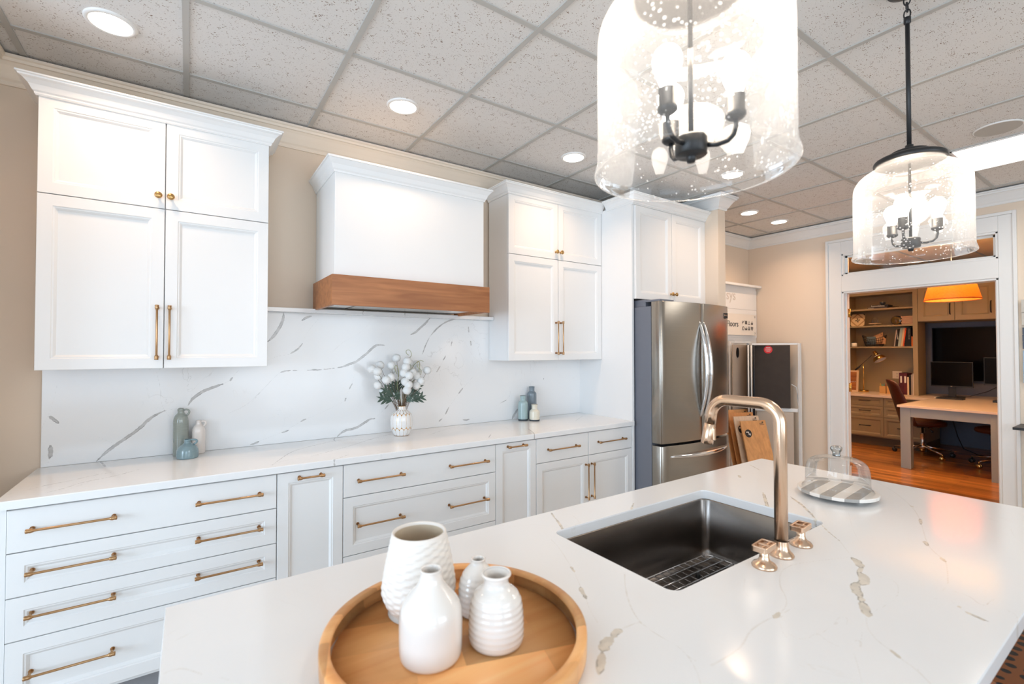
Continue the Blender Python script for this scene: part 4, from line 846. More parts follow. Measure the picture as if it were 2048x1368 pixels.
# ================================================================== LIGHTS
BULB = emis('bulb_glow', (1, .93, .84), 22)
SEED = clearglass('seeded_glass', (.985, .98, .97), white=.066, seeds=105, refl=.7)
def pendant(label, x, y, zb=1.802, a0=0):
    c = thing('pendant_light', label, 'pendant light', (x, y, zb), 'seeded glass pendants over the island')
    R = .1775; k = R/.1775
    b = MB(); b.lathe(sm([(R-.003, 0), (R, .002), (R-.001, .008), (R-.005, .020), (R-.0065, .032), (R-.0065, .16), (R-.0065, .252), (R-.010, .276), (R-.026, .301), (R-.052, .319), (.104, .330), (.098, .345), (.096, .352)], 3), (x, y, zb), 96); b.build('glass_shade', SEED, c)
    b = MB(); b.lathe(sm([(0, .340), (.098, .340), (.106, .342), (.108, .352), (.102, .362), (.074, .372), (.060, .375), (.058, .384), (.046, .388), (.012, .390)], 2), (x, y, zb), 56); b.lathe([(.012, .388), (.0125, .408), (.0085, .410)], (x, y, zb), 20); b.build('cap', BLACK, c)
    b = MB(); b.tube([(x, y, zb+.40), (x, y, 2.685)], .0072, 14); b.lathe([(.0072, 2.66-zb), (.011, 2.665-zb), (.011, 2.685-zb), (0, 2.69-zb)], (x, y, zb), 16); b.build('rod', BLACK, c)
    b = MB()
    for i in range(3):
        zc = 2.698+i*.026; pp = [(x+(.010*math.cos(t) if i % 2 else 0), y+(0 if i % 2 else .010*math.cos(t)), zc+.018*math.sin(t)) for t in [2*PI*q/16 for q in range(16)]]
        b.tube(pp, .0024, 8, loop=True)
    b.build('chain', BLACK, c)
    b = MB(); b.lathe([(0, 2.765-zb), (.02, 2.765-zb), (.058, 2.785-zb), (.062, 2.8-zb), (.062, CZ-zb-.0005), (0, CZ-zb-.0005)], (x, y, zb), 36); b.build('canopy', BLACK, c)
    b = MB(); b.tube([(x, y, zb+.07), (x, y, zb+.345)], .0045, 10); b.build('stem', BLACK, c)
    b = MB(); b.lathe([(0, .018), (.007, .019), (.009, .026), (.009, .030), (.026, .031), (.0285, .033), (.0285, .062), (.026, .066), (.006, .069), (0, .07)], (x, y, zb), 32); b.build('hub', BLACK, c)
    for q in range(3):
        a = a0+q*2*PI/3; ca, sa = math.cos(a), math.sin(a); W_ = lambda r, h: (x+ca*r, y+sa*r, zb+h)
        b = MB(); b.tube([W_(.026, .048), W_(.045, .046), W_(.062, .050), W_(.072, .060), W_(.076, .074), W_(.076, .088)], .0045, 10); arm = b.build('arm', BLACK, c)
        b = MB(); b.lathe([(0, .086), (.012, .087), (.0175, .092), (.0175, .098), (.0155, .10), (.0155, .130), (0, .131)], W_(.076, 0)[:2]+(zb,), 20); b.build('socket', BLACK, arm)
        b = MB(); b.lathe(sm([(.011, .130), (.0125, .138), (.018, .152), (.025, .172), (.026, .186), (.019, .200), (.008, .207), (0, .208)], 2), W_(.076, 0)[:2]+(zb,), 24); b.build('bulb', BULB, arm)
    l = bpy.data.lights.new('pendant_lamp', 'POINT'); l.energy = 6.0; l.color = (1, .82, .64); l.shadow_soft_size = .06
    o = bpy.data.objects.new('pendant_lamp', l); COL.objects.link(o); o.parent = c; o.location = (0, 0, .235)
    return c
pendant('seeded glass pendant with black fittings, the nearer one above the sink side', .768, .528, zb=1.790, a0=-.97)
pendant('seeded glass pendant hanging on its black rod nearer the doorway', 2.175, .587, a0=-1.05)
LENS = emis('downlight_lens', (1, .90, .78), 8)
def down(x, y, label, power=13, z=CZ, r=.070, col=(1, .66, .42), grp='recessed downlights in the kitchen ceiling'):
    c = thing('ceiling_downlight', label, 'ceiling light', (x, y, z-.012), grp)
    b = MB(); b.lathe([(r, .006), (r+.002, .003), (r+.014, .004), (r+.017, .008), (r+.017, .0118)], (x, y, z-.012), 40); b.build('trim_ring', TRIM, c)
    b = MB(); b.lathe([(0, .005), (r+.001, .005)], (x, y, z-.012), 40); b.build('lens', LENS, c)
    arealight('downlight_lamp', (x, y, z-.016), (0, 0, 0), r*2, r*2, power*.36, col, 130, c, 'DISK')
down(-.275, 2.506, 'recessed downlight above the left wall cabinet', 9.5)
down(.963, 2.460, 'recessed downlight above the range hood', 7.5)
down(2.202, 2.444, 'recessed downlight in front of the right wall cabinet', 9.5)
down(3.43, 2.0, 'recessed downlight seen through the nearer pendant, by the fridge cabinet', 9)
down(4.518, 2.467, 'left one of the two downlights over the sample rack corner', 11)
down(5.096, 2.464, 'right one of the two downlights over the sample rack corner', 10)
# troffer, speaker
tx0, tx1, ty0, ty1 = gx0+8*.6096, gx0+9*.6096, gy0-5*.6096, gy0-3*.6096
c = thing('ceiling_panel_light', 'long bright fluorescent ceiling panel beyond the far pendant', 'ceiling light', ((tx0+tx1)/2, (ty0+ty1)/2, CZ-.012))
b = MB(); b.box(tx0+.014, tx1-.014, ty0+.014, ty1-.014, CZ-.008, CZ-.0065); b.build('diffuser', emis('panel_glow', (1, .97, .92), 3), c)
b = MB()
for a in ((tx0+.001, tx1-.001, ty0+.001, ty0+.014), (tx0+.001, tx1-.001, ty1-.014, ty1-.001), (tx0+.001, tx0+.014, ty0, ty1), (tx1-.014, tx1-.001, ty0, ty1)): b.box(*a, CZ-.0115, CZ-.0062)
b.build('frame', TRIM, c)
arealight('panel_lamp', ((tx0+tx1)/2, (ty0+ty1)/2, CZ-.014), (0, 0, 0), .58, 1.18, 10, (1, .93, .84), 160, c)
c = thing('ceiling_speaker', 'round grille speaker set in the ceiling tile', 'speaker', (4.04, .665, CZ-.012))
b = MB(); b.lathe([(0, .004), (.105, .004)], (4.04, .665, CZ-.012), 48); b.build('grille', mat('speaker_grille', (.50, .48, .44), .8, bump=.6, bscale=600), c)
b = MB(); b.lathe([(.104, .007), (.105, .004), (.110, .005), (.111, .0118)], (4.04, .665, CZ-.012), 48); b.build('rim', TRIM, c)
# ================================================================== SAMPLE CORNER
c = thing('sign_board', 'tall white sample display sign board in the corner', 'sign', (5.0, 3.03, 0))
b = MB(); b.box(4.45, 5.60, 2.985, 3.02, 0, 2.19); b.build('panel', ACRYL, c)
b = MB(); b.box(4.43, 5.608, 2.92, 3.04, 2.19, 2.215); b.build('cornice', ACRYL, c)
b = MB(); b.box(4.45, 5.602, 2.979, 2.985, 1.93, 2.165); b.box(4.45, 5.602, 2.979, 2.985, 1.60, 1.925); b.build('face_plate', ACRYL, c, bevel=.001)
pl = MB(); pl.box(4.80, 5.55, 2.955, 2.962, 1.63, 1.87); pl = pl.build('info_plate', mat('info_plate', srgb(238, 228, 216), .25, var=.06, vscale=5), c)
for x in (4.84, 5.51):
    for z in (1.655, 1.845): b = MB(); b.lathe([(0, 0), (.011, 0), (.012, .004), (.012, .028)], (x, 2.951, z), 14, 'y'); b.build('standoff', CHROME, pl)
INK = mat('sign_ink', (.03, .03, .03), .6); INK2 = mat('sign_grey_ink', srgb(96, 88, 84), .6); EMB = mat('raised_letter_white', (.66, .60, .55), .5)
place = lambda x0, z0, y: (lambda v: (x0+v[0], y-v[2], z0+v[1]))
lettering('sys', .16, place(4.96, 2.03, 2.977), c, EMB)
lettering('Floors', .092, place(4.925, 1.725, 2.953), pl, INK)
def icon(x, z, k):
    b = MB(); s_ = .021; y = 2.9525; fr = lambda a0, a1, b0, b1: b.box(x+a0*s_, x+a1*s_, y, y+.002, z+b0*s_, z+b1*s_)
    if k == 0: fr(-1, -.8, -1, 1); fr(-.8, .2, -.1, .2); b.tube([(x-.2*s_, y, z), (x+s_, y, z+s_)], .003, 6)
    elif k == 1: fr(-1, 1, -.9, .8); fr(-.8, .8, .8, 1)
    elif k == 2: fr(-1, 1, -1, -.6); fr(-.12, .12, -.4, .9); fr(-.3, .3, .3, .5)
    elif k in (3, 5): fr(-1, 1, -1, -.1); fr(-1, -.8, -.1, .2); fr(.8, 1, -.1, .2); fr(-.1, .1, -.1, .9); fr(.1, .4, .7, .9)
    elif k == 4: b.tube([(x+s_*.85*math.cos(t), y, z+s_*math.sin(t)) for t in [2*PI*q/16 for q in range(16)]], .003, 6, loop=True)
    elif k == 6: fr(-1, -.75, -1, 1); fr(.75, 1, -1, 1); fr(-1, 1, .75, 1); fr(-1, 1, -1, -.4); b.tube([(x-.5*s_, y, z), (x, y, z+.4*s_), (x+.4*s_, y, z)], .002, 6)
    else: b.tube([(x-.9*s_, y, z+.8*s_), (x+.9*s_, y, z+.8*s_), (x+.8*s_, y, z-.2*s_), (x, y, z-s_), (x-.8*s_, y, z-.2*s_)], .0035, 6, loop=True); fr(-.4, .4, 0, .5)
    b.build('icon', INK2, pl)
for k in range(8): icon(5.26+(k % 4)*.063, 1.775-(k//4)*.066, k)
# rules printed along the side strip of the board
b = MB()
for i in range(16): b.box(4.70, 4.79-.03*(i % 3), 2.9765, 2.979, 1.50-i*.042, 1.506-i*.042)
b.build('printed_lines', INK2, c)
c = thing('sample_rack', 'white floor-standing rack holding flip-through flooring sample panels', 'display rack', (5.35, 2.75, 0))
RW = mat('rack_white_metal', (.78, .78, .77), .4)
def plank_dir(x0, y0, x1, y1, t): 
    d = Vector((x1-x0, y1-y0)); n = Vector((-d.y, d.x)).normalized()*t/2; return [(x0+n.x, y0+n.y), (x1+n.x, y1+n.y), (x1-n.x, y1-n.y), (x0-n.x, y0-n.y)]
def vpanel(x0, y0, x1, y1, z0, z1, t=.012):
    b = MB(); q = plank_dir(x0, y0, x1, y1, t); b.rings([[(x, y, z) for x, y in q] for z in (z0, z1)], cap0=True, cap1=True, sm=False); return b
A, B_ = (5.31, 2.872), (5.455, 2.535)
b = MB()
b2 = vpanel(4.93, 2.90, 5.30, 2.92, 1.535, 1.56, .06); b.add(b2.v, b2.f); b2 = vpanel(A[0]-.03, A[1]-.0, 5.545, 2.485, 1.515, 1.535, .05); b.add(b2.v, b2.f)
b2 = vpanel(A[0], A[1], 5.545, 2.475, .775, .812, .05); b.add(b2.v, b2.f)
b.box(5.50, 5.535, 2.455, 2.475, 0, 1.53); b.box(5.27, 5.29, 2.90, 2.92, 0, 1.54); b.box(4.90, 4.92, 2.90, 2.92, 0, 1.54); b.box(4.9, 5.29, 2.90, 2.92, .78, .80)
b.tube([(5.56, 2.485, 1.52), (5.57, 2.50, 1.3), (5.575, 2.52, .9), (5.57, 2.49, .78)], .005, 8); b.tube([(5.56, 2.485, .78), (5.575, 2.50, .5), (5.58, 2.5, .3), (5.57, 2.48, .03)], .005, 8)
b.tube([(5.47, 2.53, 1.08), (5.51, 2.50, 1.05), (5.52, 2.47, .82)], .005, 8); b.box(5.0, 5.56, 2.44, 2.47, 0, .02); b.box(5.54, 5.56, 2.44, 3.0, 0, .02)
b.build('frame', RW, c)
DK = mat('charcoal_carpet_tile', srgb(66, 58, 54), .9, bump=.4, bscale=300, var=.15, vscale=12); STN = mat('stone_sample', srgb(178, 160, 144), .55, var=.14, vscale=6); STN2 = mat('beige_stone_sample', srgb(196, 180, 164), .5, var=.12, vscale=5)
EDG = mat('dark_edge', srgb(30, 32, 40), .5)
GR = 'sample panels hanging in the display rack'
b = vpanel(*A, *B_, .815, 1.512, .014); o = b.build('floor_sample', DK); tag(o, 'charcoal carpet tile panel with a round red sticker in the rack', 'sample panel', GR)
d = (Vector(B_)-Vector(A)).normalized(); n = Vector((-d.y, d.x)); n = -n if n.x > 0 else n
def onpanel(A_, d, n, u, z, off=.0085): p = Vector(A_)+d*u+n*off; return (p.x, p.y, z)
b = MB(); ctr = Vector(onpanel(A, d, n, .155, 1.462)); ring = [(ctr.x+d.x*.043*math.cos(t), ctr.y+d.y*.043*math.cos(t), ctr.z+.043*math.sin(t)) for t in [2*PI*q/28 for q in range(28)]]
off = Vector((n.x, n.y, 0))*.001; b.rings([[Vector(p) for p in ring], [Vector(p)+off for p in ring]], cap0=True, cap1=True, sm=False); st = b.build('sticker', mat('red_sticker', srgb(214, 22, 22), .4), o)
b = MB()
for q, (w_, zz) in enumerate(((.022, .020), (.028, .008), (.030, -.002), (.026, -.012), (.018, -.022))):
    p = ctr+Vector((d.x, d.y, 0))*(-w_/1)+off*1.2; e_ = ctr+Vector((d.x, d.y, 0))*w_+off*1.2
    h = .006 if q == 0 else .0025; b.add([(p.x, p.y, p.z+zz), (e_.x, e_.y, e_.z+zz), (e_.x, e_.y, e_.z+zz+h), (p.x, p.y, p.z+zz+h)], [(0, 1, 2, 3)])
b.build('sticker_print', PAPER, st)
for i in range(3):
    rr_ = (1.808, 1.829, 1.850)[i]; ax, ay, nx_, ny_ = rr_*2.90, 2.90, (rr_+.002)*2.70, 2.70
    b = vpanel(ax, ay, nx_, ny_, .62, 1.512, .010); o = b.build('floor_sample', EDG); tag(o, ('left', 'middle', 'right')[i]+' one of three dark sample panels standing edge-on in the rack', 'sample panel', GR)
    b = MB(); q = Vector((nx_, ny_-.008)); b.tube([(q.x, q.y, .62), (q.x, q.y, 1.51)], .007, 8); b.build('edge_rail', RW if i < 2 else EDG, o)
b = vpanel(4.84, 2.84, 5.07, 2.80, .62, 1.515, .012); o = b.build('floor_sample', STN); tag(o, 'mottled taupe stone panel with a black oval tag, left in the rack', 'sample panel', GR)
b = MB(); cx_, cy_ = 4.905, 2.820; b.rings([[(cx_+.024*math.cos(t), yy, 1.43+.055*math.sin(t)) for t in [2*PI*q/24 for q in range(24)]] for yy in (cy_, cy_-.004)], cap0=True, cap1=True, sm=False); b.build('oval_tag', BLACK, o)
b = vpanel(5.33, 2.84, 5.475, 2.515, .06, .772, .014); o = b.build('floor_sample', STN2); tag(o, 'large beige stone panel in the lower tier of the rack', 'sample panel', GR)
LB = ['oak sample board at the very back of the leaning boards', 'orange oak sample board second from the back of the leaning boards', 'pale greyish sample board with black oval tag behind the front board', 'front honey oak sample board leaning, with round black tag']
BO = [((4.949, 2.740, 0.825), srgb(205, 150, 95)), ((4.901, 2.660, 0.805), srgb(200, 140, 85)), ((4.860, 2.580, 0.781), srgb(214, 190, 165)), ((4.843, 2.500, 0.746), srgb(206, 152, 98))]
for i, (TR_, col_) in enumerate(BO):
    wm = wood('sample_wood_%d' % i, col_, tuple(q*.72 for q in col_), 2, 5, .5)
    TRv = Vector(TR_); PX = Vector((.285, -.10, 0)); LN = Vector((.17, .26, 0)); BLv = TRv-PX-LN; BLv.z = .012; PZ_ = TRv-PX-BLv
    nf = PX.cross(PZ_).normalized(); P0 = BLv
    f_ = lambda u, v, k_=0: P0+PX*u+PZ_*v+nf*k_
    b = MB(); b.add([f_(0, 0), f_(1, 0), f_(1, 1), f_(0, 1), f_(0, 0, -.012), f_(1, 0, -.012), f_(1, 1, -.012), f_(0, 1, -.012)], [(0, 1, 2, 3), (7, 6, 5, 4), (0, 4, 5, 1), (1, 5, 6, 2), (2, 6, 7, 3), (3, 7, 4, 0)])
    o = b.build('wood_sample', wm); tag(o, LB[i], 'sample board', 'wood sample boards leaning by the fridge')
    if i >= 2:
        b = MB(); b.rings([[f_(.22+.13*math.cos(t), .84+.05*math.sin(t), k_) for t in [2*PI*q/24 for q in range(24)]] for k_ in (.0005, .002)], cap0=True, cap1=True, sm=False); tg = b.build('tag', BLACK, o)
        b = MB()
        for (u0, u1, v0, v1) in ((.14, .24, .852, .862), (.22, .24, .82, .862), (.26, .29, .815, .84)): b.add([f_(u0, v0, .0026), f_(u1, v0, .0026), f_(u1, v1, .0026), f_(u0, v1, .0026)], [(0, 1, 2, 3)])
        b.build('tag_print', PAPER, tg)
    b = MB()
    for (u0, u1, v0, v1) in ((.74, .90, .955, .962), (.84, .90, .966, .980), (.74, .92, .940, .946)): b.add([f_(u0, v0, .0008), f_(u1, v0, .0008), f_(u1, v1, .0008), f_(u0, v1, .0008)], [(0, 1, 2, 3)])
    b.build('printed_mark', INK, o)
# ================================================================== RIGHT WALL
def swatch(label, y0, y1, z0, z1, col, rows, rough=.5):
    c = thing('siding_sample', label, 'sample board', (5.59, (y0+y1)/2, z0), 'siding sample boards on the right wall')
    mt = mat(label[:12].replace(' ', '_'), col, rough, var=.08)
    b = MB(); h = (z1-z0)/rows
    for i in range(rows): b.box(5.582-.006*(i % 2), 5.6095, y0, y1, z0+i*h+.003, z0+(i+1)*h)
    b.build('board', mt, c)
swatch('beige lap siding sample, topmost on the right wall', .2, .803, 1.655, 1.865, srgb(196, 190, 180), 2)
swatch('dark navy tile sample below the beige siding on the wall', .2, .800, 1.463, 1.638, srgb(36, 42, 60), 3, .25)
swatch('pale blue tile sample, lowest on the right wall', .2, .800, 1.186, 1.452, srgb(150, 170, 180), 3, .25)
b = MB(); b.box(5.3, 5.609, .1, .823, .835, .855); tag(b.build('wall_shelf', BLACK, bevel=.002), 'matte black shelf jutting from the right wall past the doorway', 'shelf')
# rattan stool tucked by the island's near corner
c = thing('counter_stool', 'brown woven counter stool with dark spots tucked under the island corner', 'stool', (1.82, .12, 0))
RATD = mat('rattan_dark', (.01, .008, .006), .6)
RAT, nt, bs = nodes('rattan'); vo = nt.nodes.new('ShaderNodeTexVoronoi'); vo.inputs['Scale'].default_value = 26; vo.inputs['Randomness'].default_value = .35; tc = nt.nodes.new('ShaderNodeTexCoord'); nt.links.new(tc.outputs['Object'], vo.inputs[0])
cr = nt.nodes.new('ShaderNodeValToRGB'); cr.color_ramp.elements[0].color = (.008, .006, .005, 1); cr.color_ramp.elements[1].color = (*srgb(140, 78, 34), 1); cr.color_ramp.elements[0].position = .30; cr.color_ramp.elements[1].position = .34; nt.links.new(vo.outputs['Distance'], cr.inputs[0]); nt.links.new(cr.outputs[0], bs.inputs['Base Color'])
b = MB(); b.box(1.60, 2.06, -.08, .335, .635, .665); b.build('seat', RAT, c, bevel=.01)
for x, y in ((1.63, -.05), (2.03, -.05), (1.63, .305), (2.03, .305)): b = MB(); b.tube([(x, y, 0), (x, y, .636)], .014, 10); b.build('leg', RATD, c)
# ================================================================== OFFICE
WZ = .775
c = thing('built_in_drawers', 'olive drawer base cabinets under the office worktop', 'cabinet', (8.95, 2.4, 0))
b = MB(); b.box(8.622, 9.3, 2.20, 3.62, .13, .738); b.build('body', OLIVE, c)
b = MB(); b.box(8.68, 9.3, 2.20, 3.62, 0, .13); b.build('toe_kick', mat('olive_dark', srgb(96, 84, 66), .6), c)
for y0, y1 in ((3.152, 3.62), (2.675, 3.152), (2.20, 2.675)):
    for z0, z1 in ((.605, .736), (.440, .600), (.148, .435)):
        b = MB(OFF); shaker(b, -y1+.002, -y0-.002, z0, z1, 8.60, .038); d = b.build('drawer', OLIVE, c)
        ym = (y0+y1)/2+.0; zm = (z0+z1)/2+.01
        b = MB(); b.tube([(8.61, ym-.07, zm), (8.575, ym-.065, zm), (8.57, ym, zm), (8.575, ym+.065, zm), (8.61, ym+.07, zm)], .0065, 8); b.build('handle', BLACK, d)
b = MB(); b.box(8.575, 9.3, 2.36, 3.62, .74, WZ); b.box(8.575, 9.62, .98, 2.36, .74, WZ); tag(b.build('office_worktop', WTOP, bevel=.002), 'pale worktop along the back wall of the office', 'worktop')
c = thing('bookshelf', 'olive open wall shelving with three shelves in the office', 'bookcase', (9.1, 2.9, WZ))
b = MB(); b.box(9.28, 9.30, 2.352, 3.62, WZ+.001, 2.40); b.build('back_panel', OLIVE, c)
b = MB(); b.box(8.95, 9.28, 3.255, 3.30, WZ+.001, 2.40); b.box(8.95, 9.28, 2.352, 2.408, WZ+.001, 2.40); b.box(8.95, 9.28, 2.408, 3.255, 2.33, 2.40); b.box(8.93, 9.28, 2.34, 3.32, 2.40, 2.44); b.build('case', OLIVE, c)
for z in (2.088, 1.820, 1.487): b = MB(); b.box(8.955, 9.279, 2.409, 3.254, z, z+.024); b.build('shelf', OLIVE, c)
c = thing('office_wall_cabinet', 'olive two-door wall cabinet above the television niche', 'cabinet', (9.25, 1.9, 1.875))
b = MB(); b.box(8.972, 9.619, .98, 2.3515, 1.876, 2.44); b.build('body', OLIVE, c)
for y0, y1, hy in ((1.936, 2.350, 1.984), (1.520, 1.936, 1.568), (1.0, 1.52, 1.05)):
    b = MB(OFF); shaker(b, -y1+.002, -y0-.002, 1.880, 2.40, 8.95, .07); d = b.build('door', OLIVE, c)
    b = MB(); b.tube([(8.955, hy, 1.965), (8.925, hy, 1.975), (8.918, hy, 2.045), (8.925, hy, 2.115), (8.955, hy, 2.125)], .0075, 8); b.build('handle', BLACK, d)
# desk
c = thing('desk', 'slate painted peninsula desk with pale top in the office', 'desk', (7.9, 1.66, 0))
b = MB(); b.box(7.27, 8.574, 1.03, 2.125, .748, WZ); b.build('tabletop', WTOP, c, bevel=.002)
b = MB(); b.box(7.30, 7.325, 1.06, 2.09, .635, .747); b.box(7.325, 8.57, 2.06, 2.085, .655, .747); b.box(7.325, 8.57, 1.065, 1.09, .655, .747); b.build('apron', GREYWOOD, c)
for x, y in ((7.295, 2.0), (7.295, 1.20)): b = MB(); b.box(x, x+.10, y, y+.10, 0, .747); b.build('leg', GREYWOOD, c, bevel=.002)
# swivel chairs
def chair(label, x, y, rz, parts=True):
    c = thing('swivel_chair', label, 'chair', (x, y, 0), 'brown leather swivel chairs at the office desk', rz)
    kw = dict(parent=c, local=True)
    for k in range(5):
        a = 2*PI*k/5+.35; ca, sa = math.cos(a), math.sin(a); b = MB()
        b.tube([(.03*ca, .03*sa, .135), (.16*ca, .16*sa, .105), (.315*ca, .315*sa, .082)], [.016, .013, .011], 8); leg = b.build('base_arm', CHROME, **kw)
        b = MB(); cx_, cy_ = .32*ca, .32*sa
        b.lathe([(0, .055), (.010, .055), (.010, .082), (0, .084)], (cx_, cy_, 0), 10)
        for sg in (-1, 1): b.lathe([(0, -.011), (.022, -.011), (.027, -.006), (.027, .006), (.022, .011), (0, .011)], (cx_+sg*.016, cy_, .028), 16, 'x')
        b.build('caster', BLACK if k % 2 else BRASS, leg, local=True)
    b = MB(); b.lathe([(0, .09), (.034, .09), (.034, .15), (.027, .155), (.027, .30), (.030, .302), (.030, .31), (.014, .312), (.014, .40), (0, .40)], (0, 0, 0), 20); b.build('column', CHROME, **kw)
    b = MB(); b.box(-.10, .10, -.09, .09, .395, .42); b.tube([(.08, 0, .40), (.2, .02, .395), (.245, .03, .36)], [.006, .006, .013], 8); b.build('mechanism', BLACK, **kw)
    b = MB(); rs = []
    for h, k_ in ((.42, .80), (.43, .95), (.455, 1), (.48, .97), (.492, .85)):
        rs.append([(.24*k_*math.copysign(abs(math.cos(t))**.6, math.cos(t)), .235*k_*math.copysign(abs(math.sin(t))**.6, math.sin(t)), h) for t in [2*PI*q/28 for q in range(28)]])
    b.rings(rs, cap0=True, cap1=True); b.build('seat', LEATHER, **kw)
    b = MB(); rs = []
    for i in range(11):                                   # curved shell back rising behind the seat (seat faces +y)
        t = i/10; z = .44+.60*t; w_ = .235-.055*t**2; yb_ = -.20-.16*t; rr_ = []
        for k_, th in ((0, 0), (1, .035)):
            rng2 = range(13) if k_ == 0 else range(12, -1, -1)
            for q in rng2: u = q/6-1; rr_.append((w_*u, yb_+.075*u*u*(1-.3*t)-th*(1-abs(u)**6*.7), z-.05*abs(u)**3*(t)))
        rs.append(rr_)
    b.rings(rs, cap0=True, cap1=True); b.build('backrest', LEATHER, **kw)
    return c
chair('brown leather swivel chair with tall curved back at the left side of the desk', 8.36, 2.16, PI+.55)
chair('dark swivel chair mostly hidden beneath the desk behind its right leg', 8.28, 1.36, -.3)
# screens
c = thing('television', 'large black television on the office wall above the desk', 'television', (9.58, 1.65, .95))
b = MB(); b.box(9.565, 9.6195, .92, 2.34, .99, 1.80); b.build('body', BLACK, c, bevel=.004)
b = MB(); b.box(9.562, 9.5655, .93, 2.33, 1.0, 1.79); b.build('screen', SCREEN, c)
def monitor(label, x, y0, y1, z0, z1, base=True):
    c = thing('monitor', label, 'monitor', (x, (y0+y1)/2, WZ), 'black monitors on the office desk'); ym = (y0+y1)/2
    b = MB(); b.box(x, x+.03, y0, y1, z0, z1); b.build('body', BLACK, c, bevel=.003)
    b = MB(); b.box(x-.002, x+.0005, y0+.008, y1-.008, z0+.018, z1-.008); b.build('screen', SCREEN, c)
    b = MB(); b.box(x+.03, x+.05, ym-.04, ym+.04, WZ+.012, z0+.15); b.box(x-.06, x+.14, ym-.12, ym+.12, WZ+.0005, WZ+.012); b.build('stand', BLACK, c, bevel=.003)
    b = MB(); b.box(x-.004, x-.0018, ym-.01, ym+.01, z0+.004, z0+.014); b.build('maker_badge', CHROME, c)
monitor('black monitor on its stand at the left of the desk', 8.95, 1.757, 2.212, .928, 1.285)
monitor('black monitor further right, partly cut off by the door jamb', 8.95, 1.15, 1.652, .979, 1.352)
b = MB(); b.box(8.62, 8.76, 1.80, 2.08, WZ+.0005, WZ+.018); tag(b.build('keyboard', BLACK, bevel=.003), 'black keyboard lying in front of the left monitor', 'keyboard')
b = MB(); b.box(8.80, 8.90, 1.93, 2.14, WZ+.0005, WZ+.004); tag(b.build('note_paper', PAPER), 'white sheet of paper under the left monitor', 'paper')
b = MB(); b.box(8.55, 8.72, 1.30, 1.50, WZ+.0005, WZ+.03); tag(b.build('laptop_dock', BLACK, bevel=.003), 'black device on the desk against the door jamb edge', 'device')
b = MB(); b.tube([(9.0, 1.95, .80), (9.2, 1.85, .79), (9.4, 1.7, .86), (9.56, 1.62, .93)], .004, 6); tag(b.build('monitor_cable', BLACK), 'black cable looping between the monitors above the worktop', 'cable')
b = MB(); b.tube([(9.2, 2.05, .73), (9.25, 2.06, .5), (9.2, 1.98, .2), (9.1, 1.9, .05), (8.95, 1.72, .012), (8.9, 1.6, .012)], .006, 6); tag(b.build('power_cable', BLACK), 'black power cable hanging to the floor under the desk', 'cable')
def outlet(label, x, y, z, w_=.075, h_=.118, rows=2):
    c = thing('wall_outlet', label, 'outlet', (x, y, z-h_/2))
    b = MB(); b.box(x-.006, x, y-w_/2, y+w_/2, z-h_/2, z+h_/2); b.build('plate', mat('outlet_plate', srgb(232, 220, 200), .4), c, bevel=.002)
    for k in range(rows):
        b = MB(); zc = z+(.5-k)*.045
        for dy in (-.007, .007): b.box(x-.0072, x-.006, y+dy-.0015, y+dy+.0015, zc-.006, zc+.006)
        b.lathe([(0, -.0072), (.003, -.0072), (.003, -.006)], (x, y, zc-.013), 8, 'x'); b.build('socket', INK, c)
outlet('white double outlet on the office back panel behind the chair', 9.28, 2.700, 1.06, .12, .118)
outlet('small pale outlet on the wall between the two monitors', 9.6195, 1.745, 1.03, .05, .10)
# ---------------------------------------------------------------- shelf items
SH = (2.1121, 1.8441, 1.5111)
def book(label, y0, y1, x0, x1, z0, z1, mt, group, lean=0, title=None, tmat=None, ts=.02):
    b = MB(); k = lean*(z1-z0)
    b.add([(x0, y0, z0), (x1, y0, z0), (x1, y1, z0), (x0, y1, z0), (x0, y0-k, z1), (x1, y0-k, z1), (x1, y1-k, z1), (x0, y1-k, z1)], [(0, 3, 2, 1), (4, 5, 6, 7), (0, 1, 5, 4), (1, 2, 6, 5), (2, 3, 7, 6), (3, 0, 4, 7)])
    o = tag(b.build('book', mt), label, 'book', group)
    if title:
        ym = (y0+y1)/2; lettering(title, ts, lambda v: (x0-.0008-v[2], ym+ts*.35-v[1]*1.0-(v[0]+.02)*0-k*((v[0]+.02)/(z1-z0)), z1-.02-v[0]), o, tmat or PAPER)
    return o
cm = lambda n, r, g_, b_: mat(n, srgb(r, g_, b_), .6)
g = 'books standing at the right of the third shelf'
book('pale slim book, leftmost of the leaning row', 2.655, 2.668, 9.04, 9.22, SH[2], SH[2]+.255, cm('bk_a', 176, 160, 150), g, .12)
book('black book with white spine lettering beside the slim pale book', 2.618, 2.652, 9.04, 9.22, SH[2], SH[2]+.268, cm('bk_b', 20, 18, 18), g, .12, 'STYLE HOME', PAPER, .024)
book('pale blue book leaning in the middle of the row', 2.582, 2.615, 9.03, 9.22, SH[2], SH[2]+.285, cm('bk_c', 168, 184, 178), g, .12)
book('cream book beside the pale blue one', 2.556, 2.580, 9.03, 9.22, SH[2], SH[2]+.285, cm('bk_d', 226, 196, 158), g, .12)
book('bright orange red book spine', 2.540, 2.554, 9.03, 9.22, SH[2], SH[2]+.280, cm('bk_e', 226, 84, 36), g, .12)
book('black book with small white label', 2.500, 2.536, 9.04, 9.22, SH[2], SH[2]+.255, cm('bk_f', 16, 14, 14), g, .0)
book('thick black book with a long grey title', 2.452, 2.498, 9.03, 9.22, SH[2], SH[2]+.292, cm('bk_g', 14, 13, 14), g, 0, 'DESIGN HOUSE', mat('title_grey', srgb(150, 140, 128), .6), .024)
book('orange book at the far right end of the row', 2.412, 2.448, 9.03, 9.22, SH[2], SH[2]+.15, cm('bk_h', 206, 110, 40), g, 0)
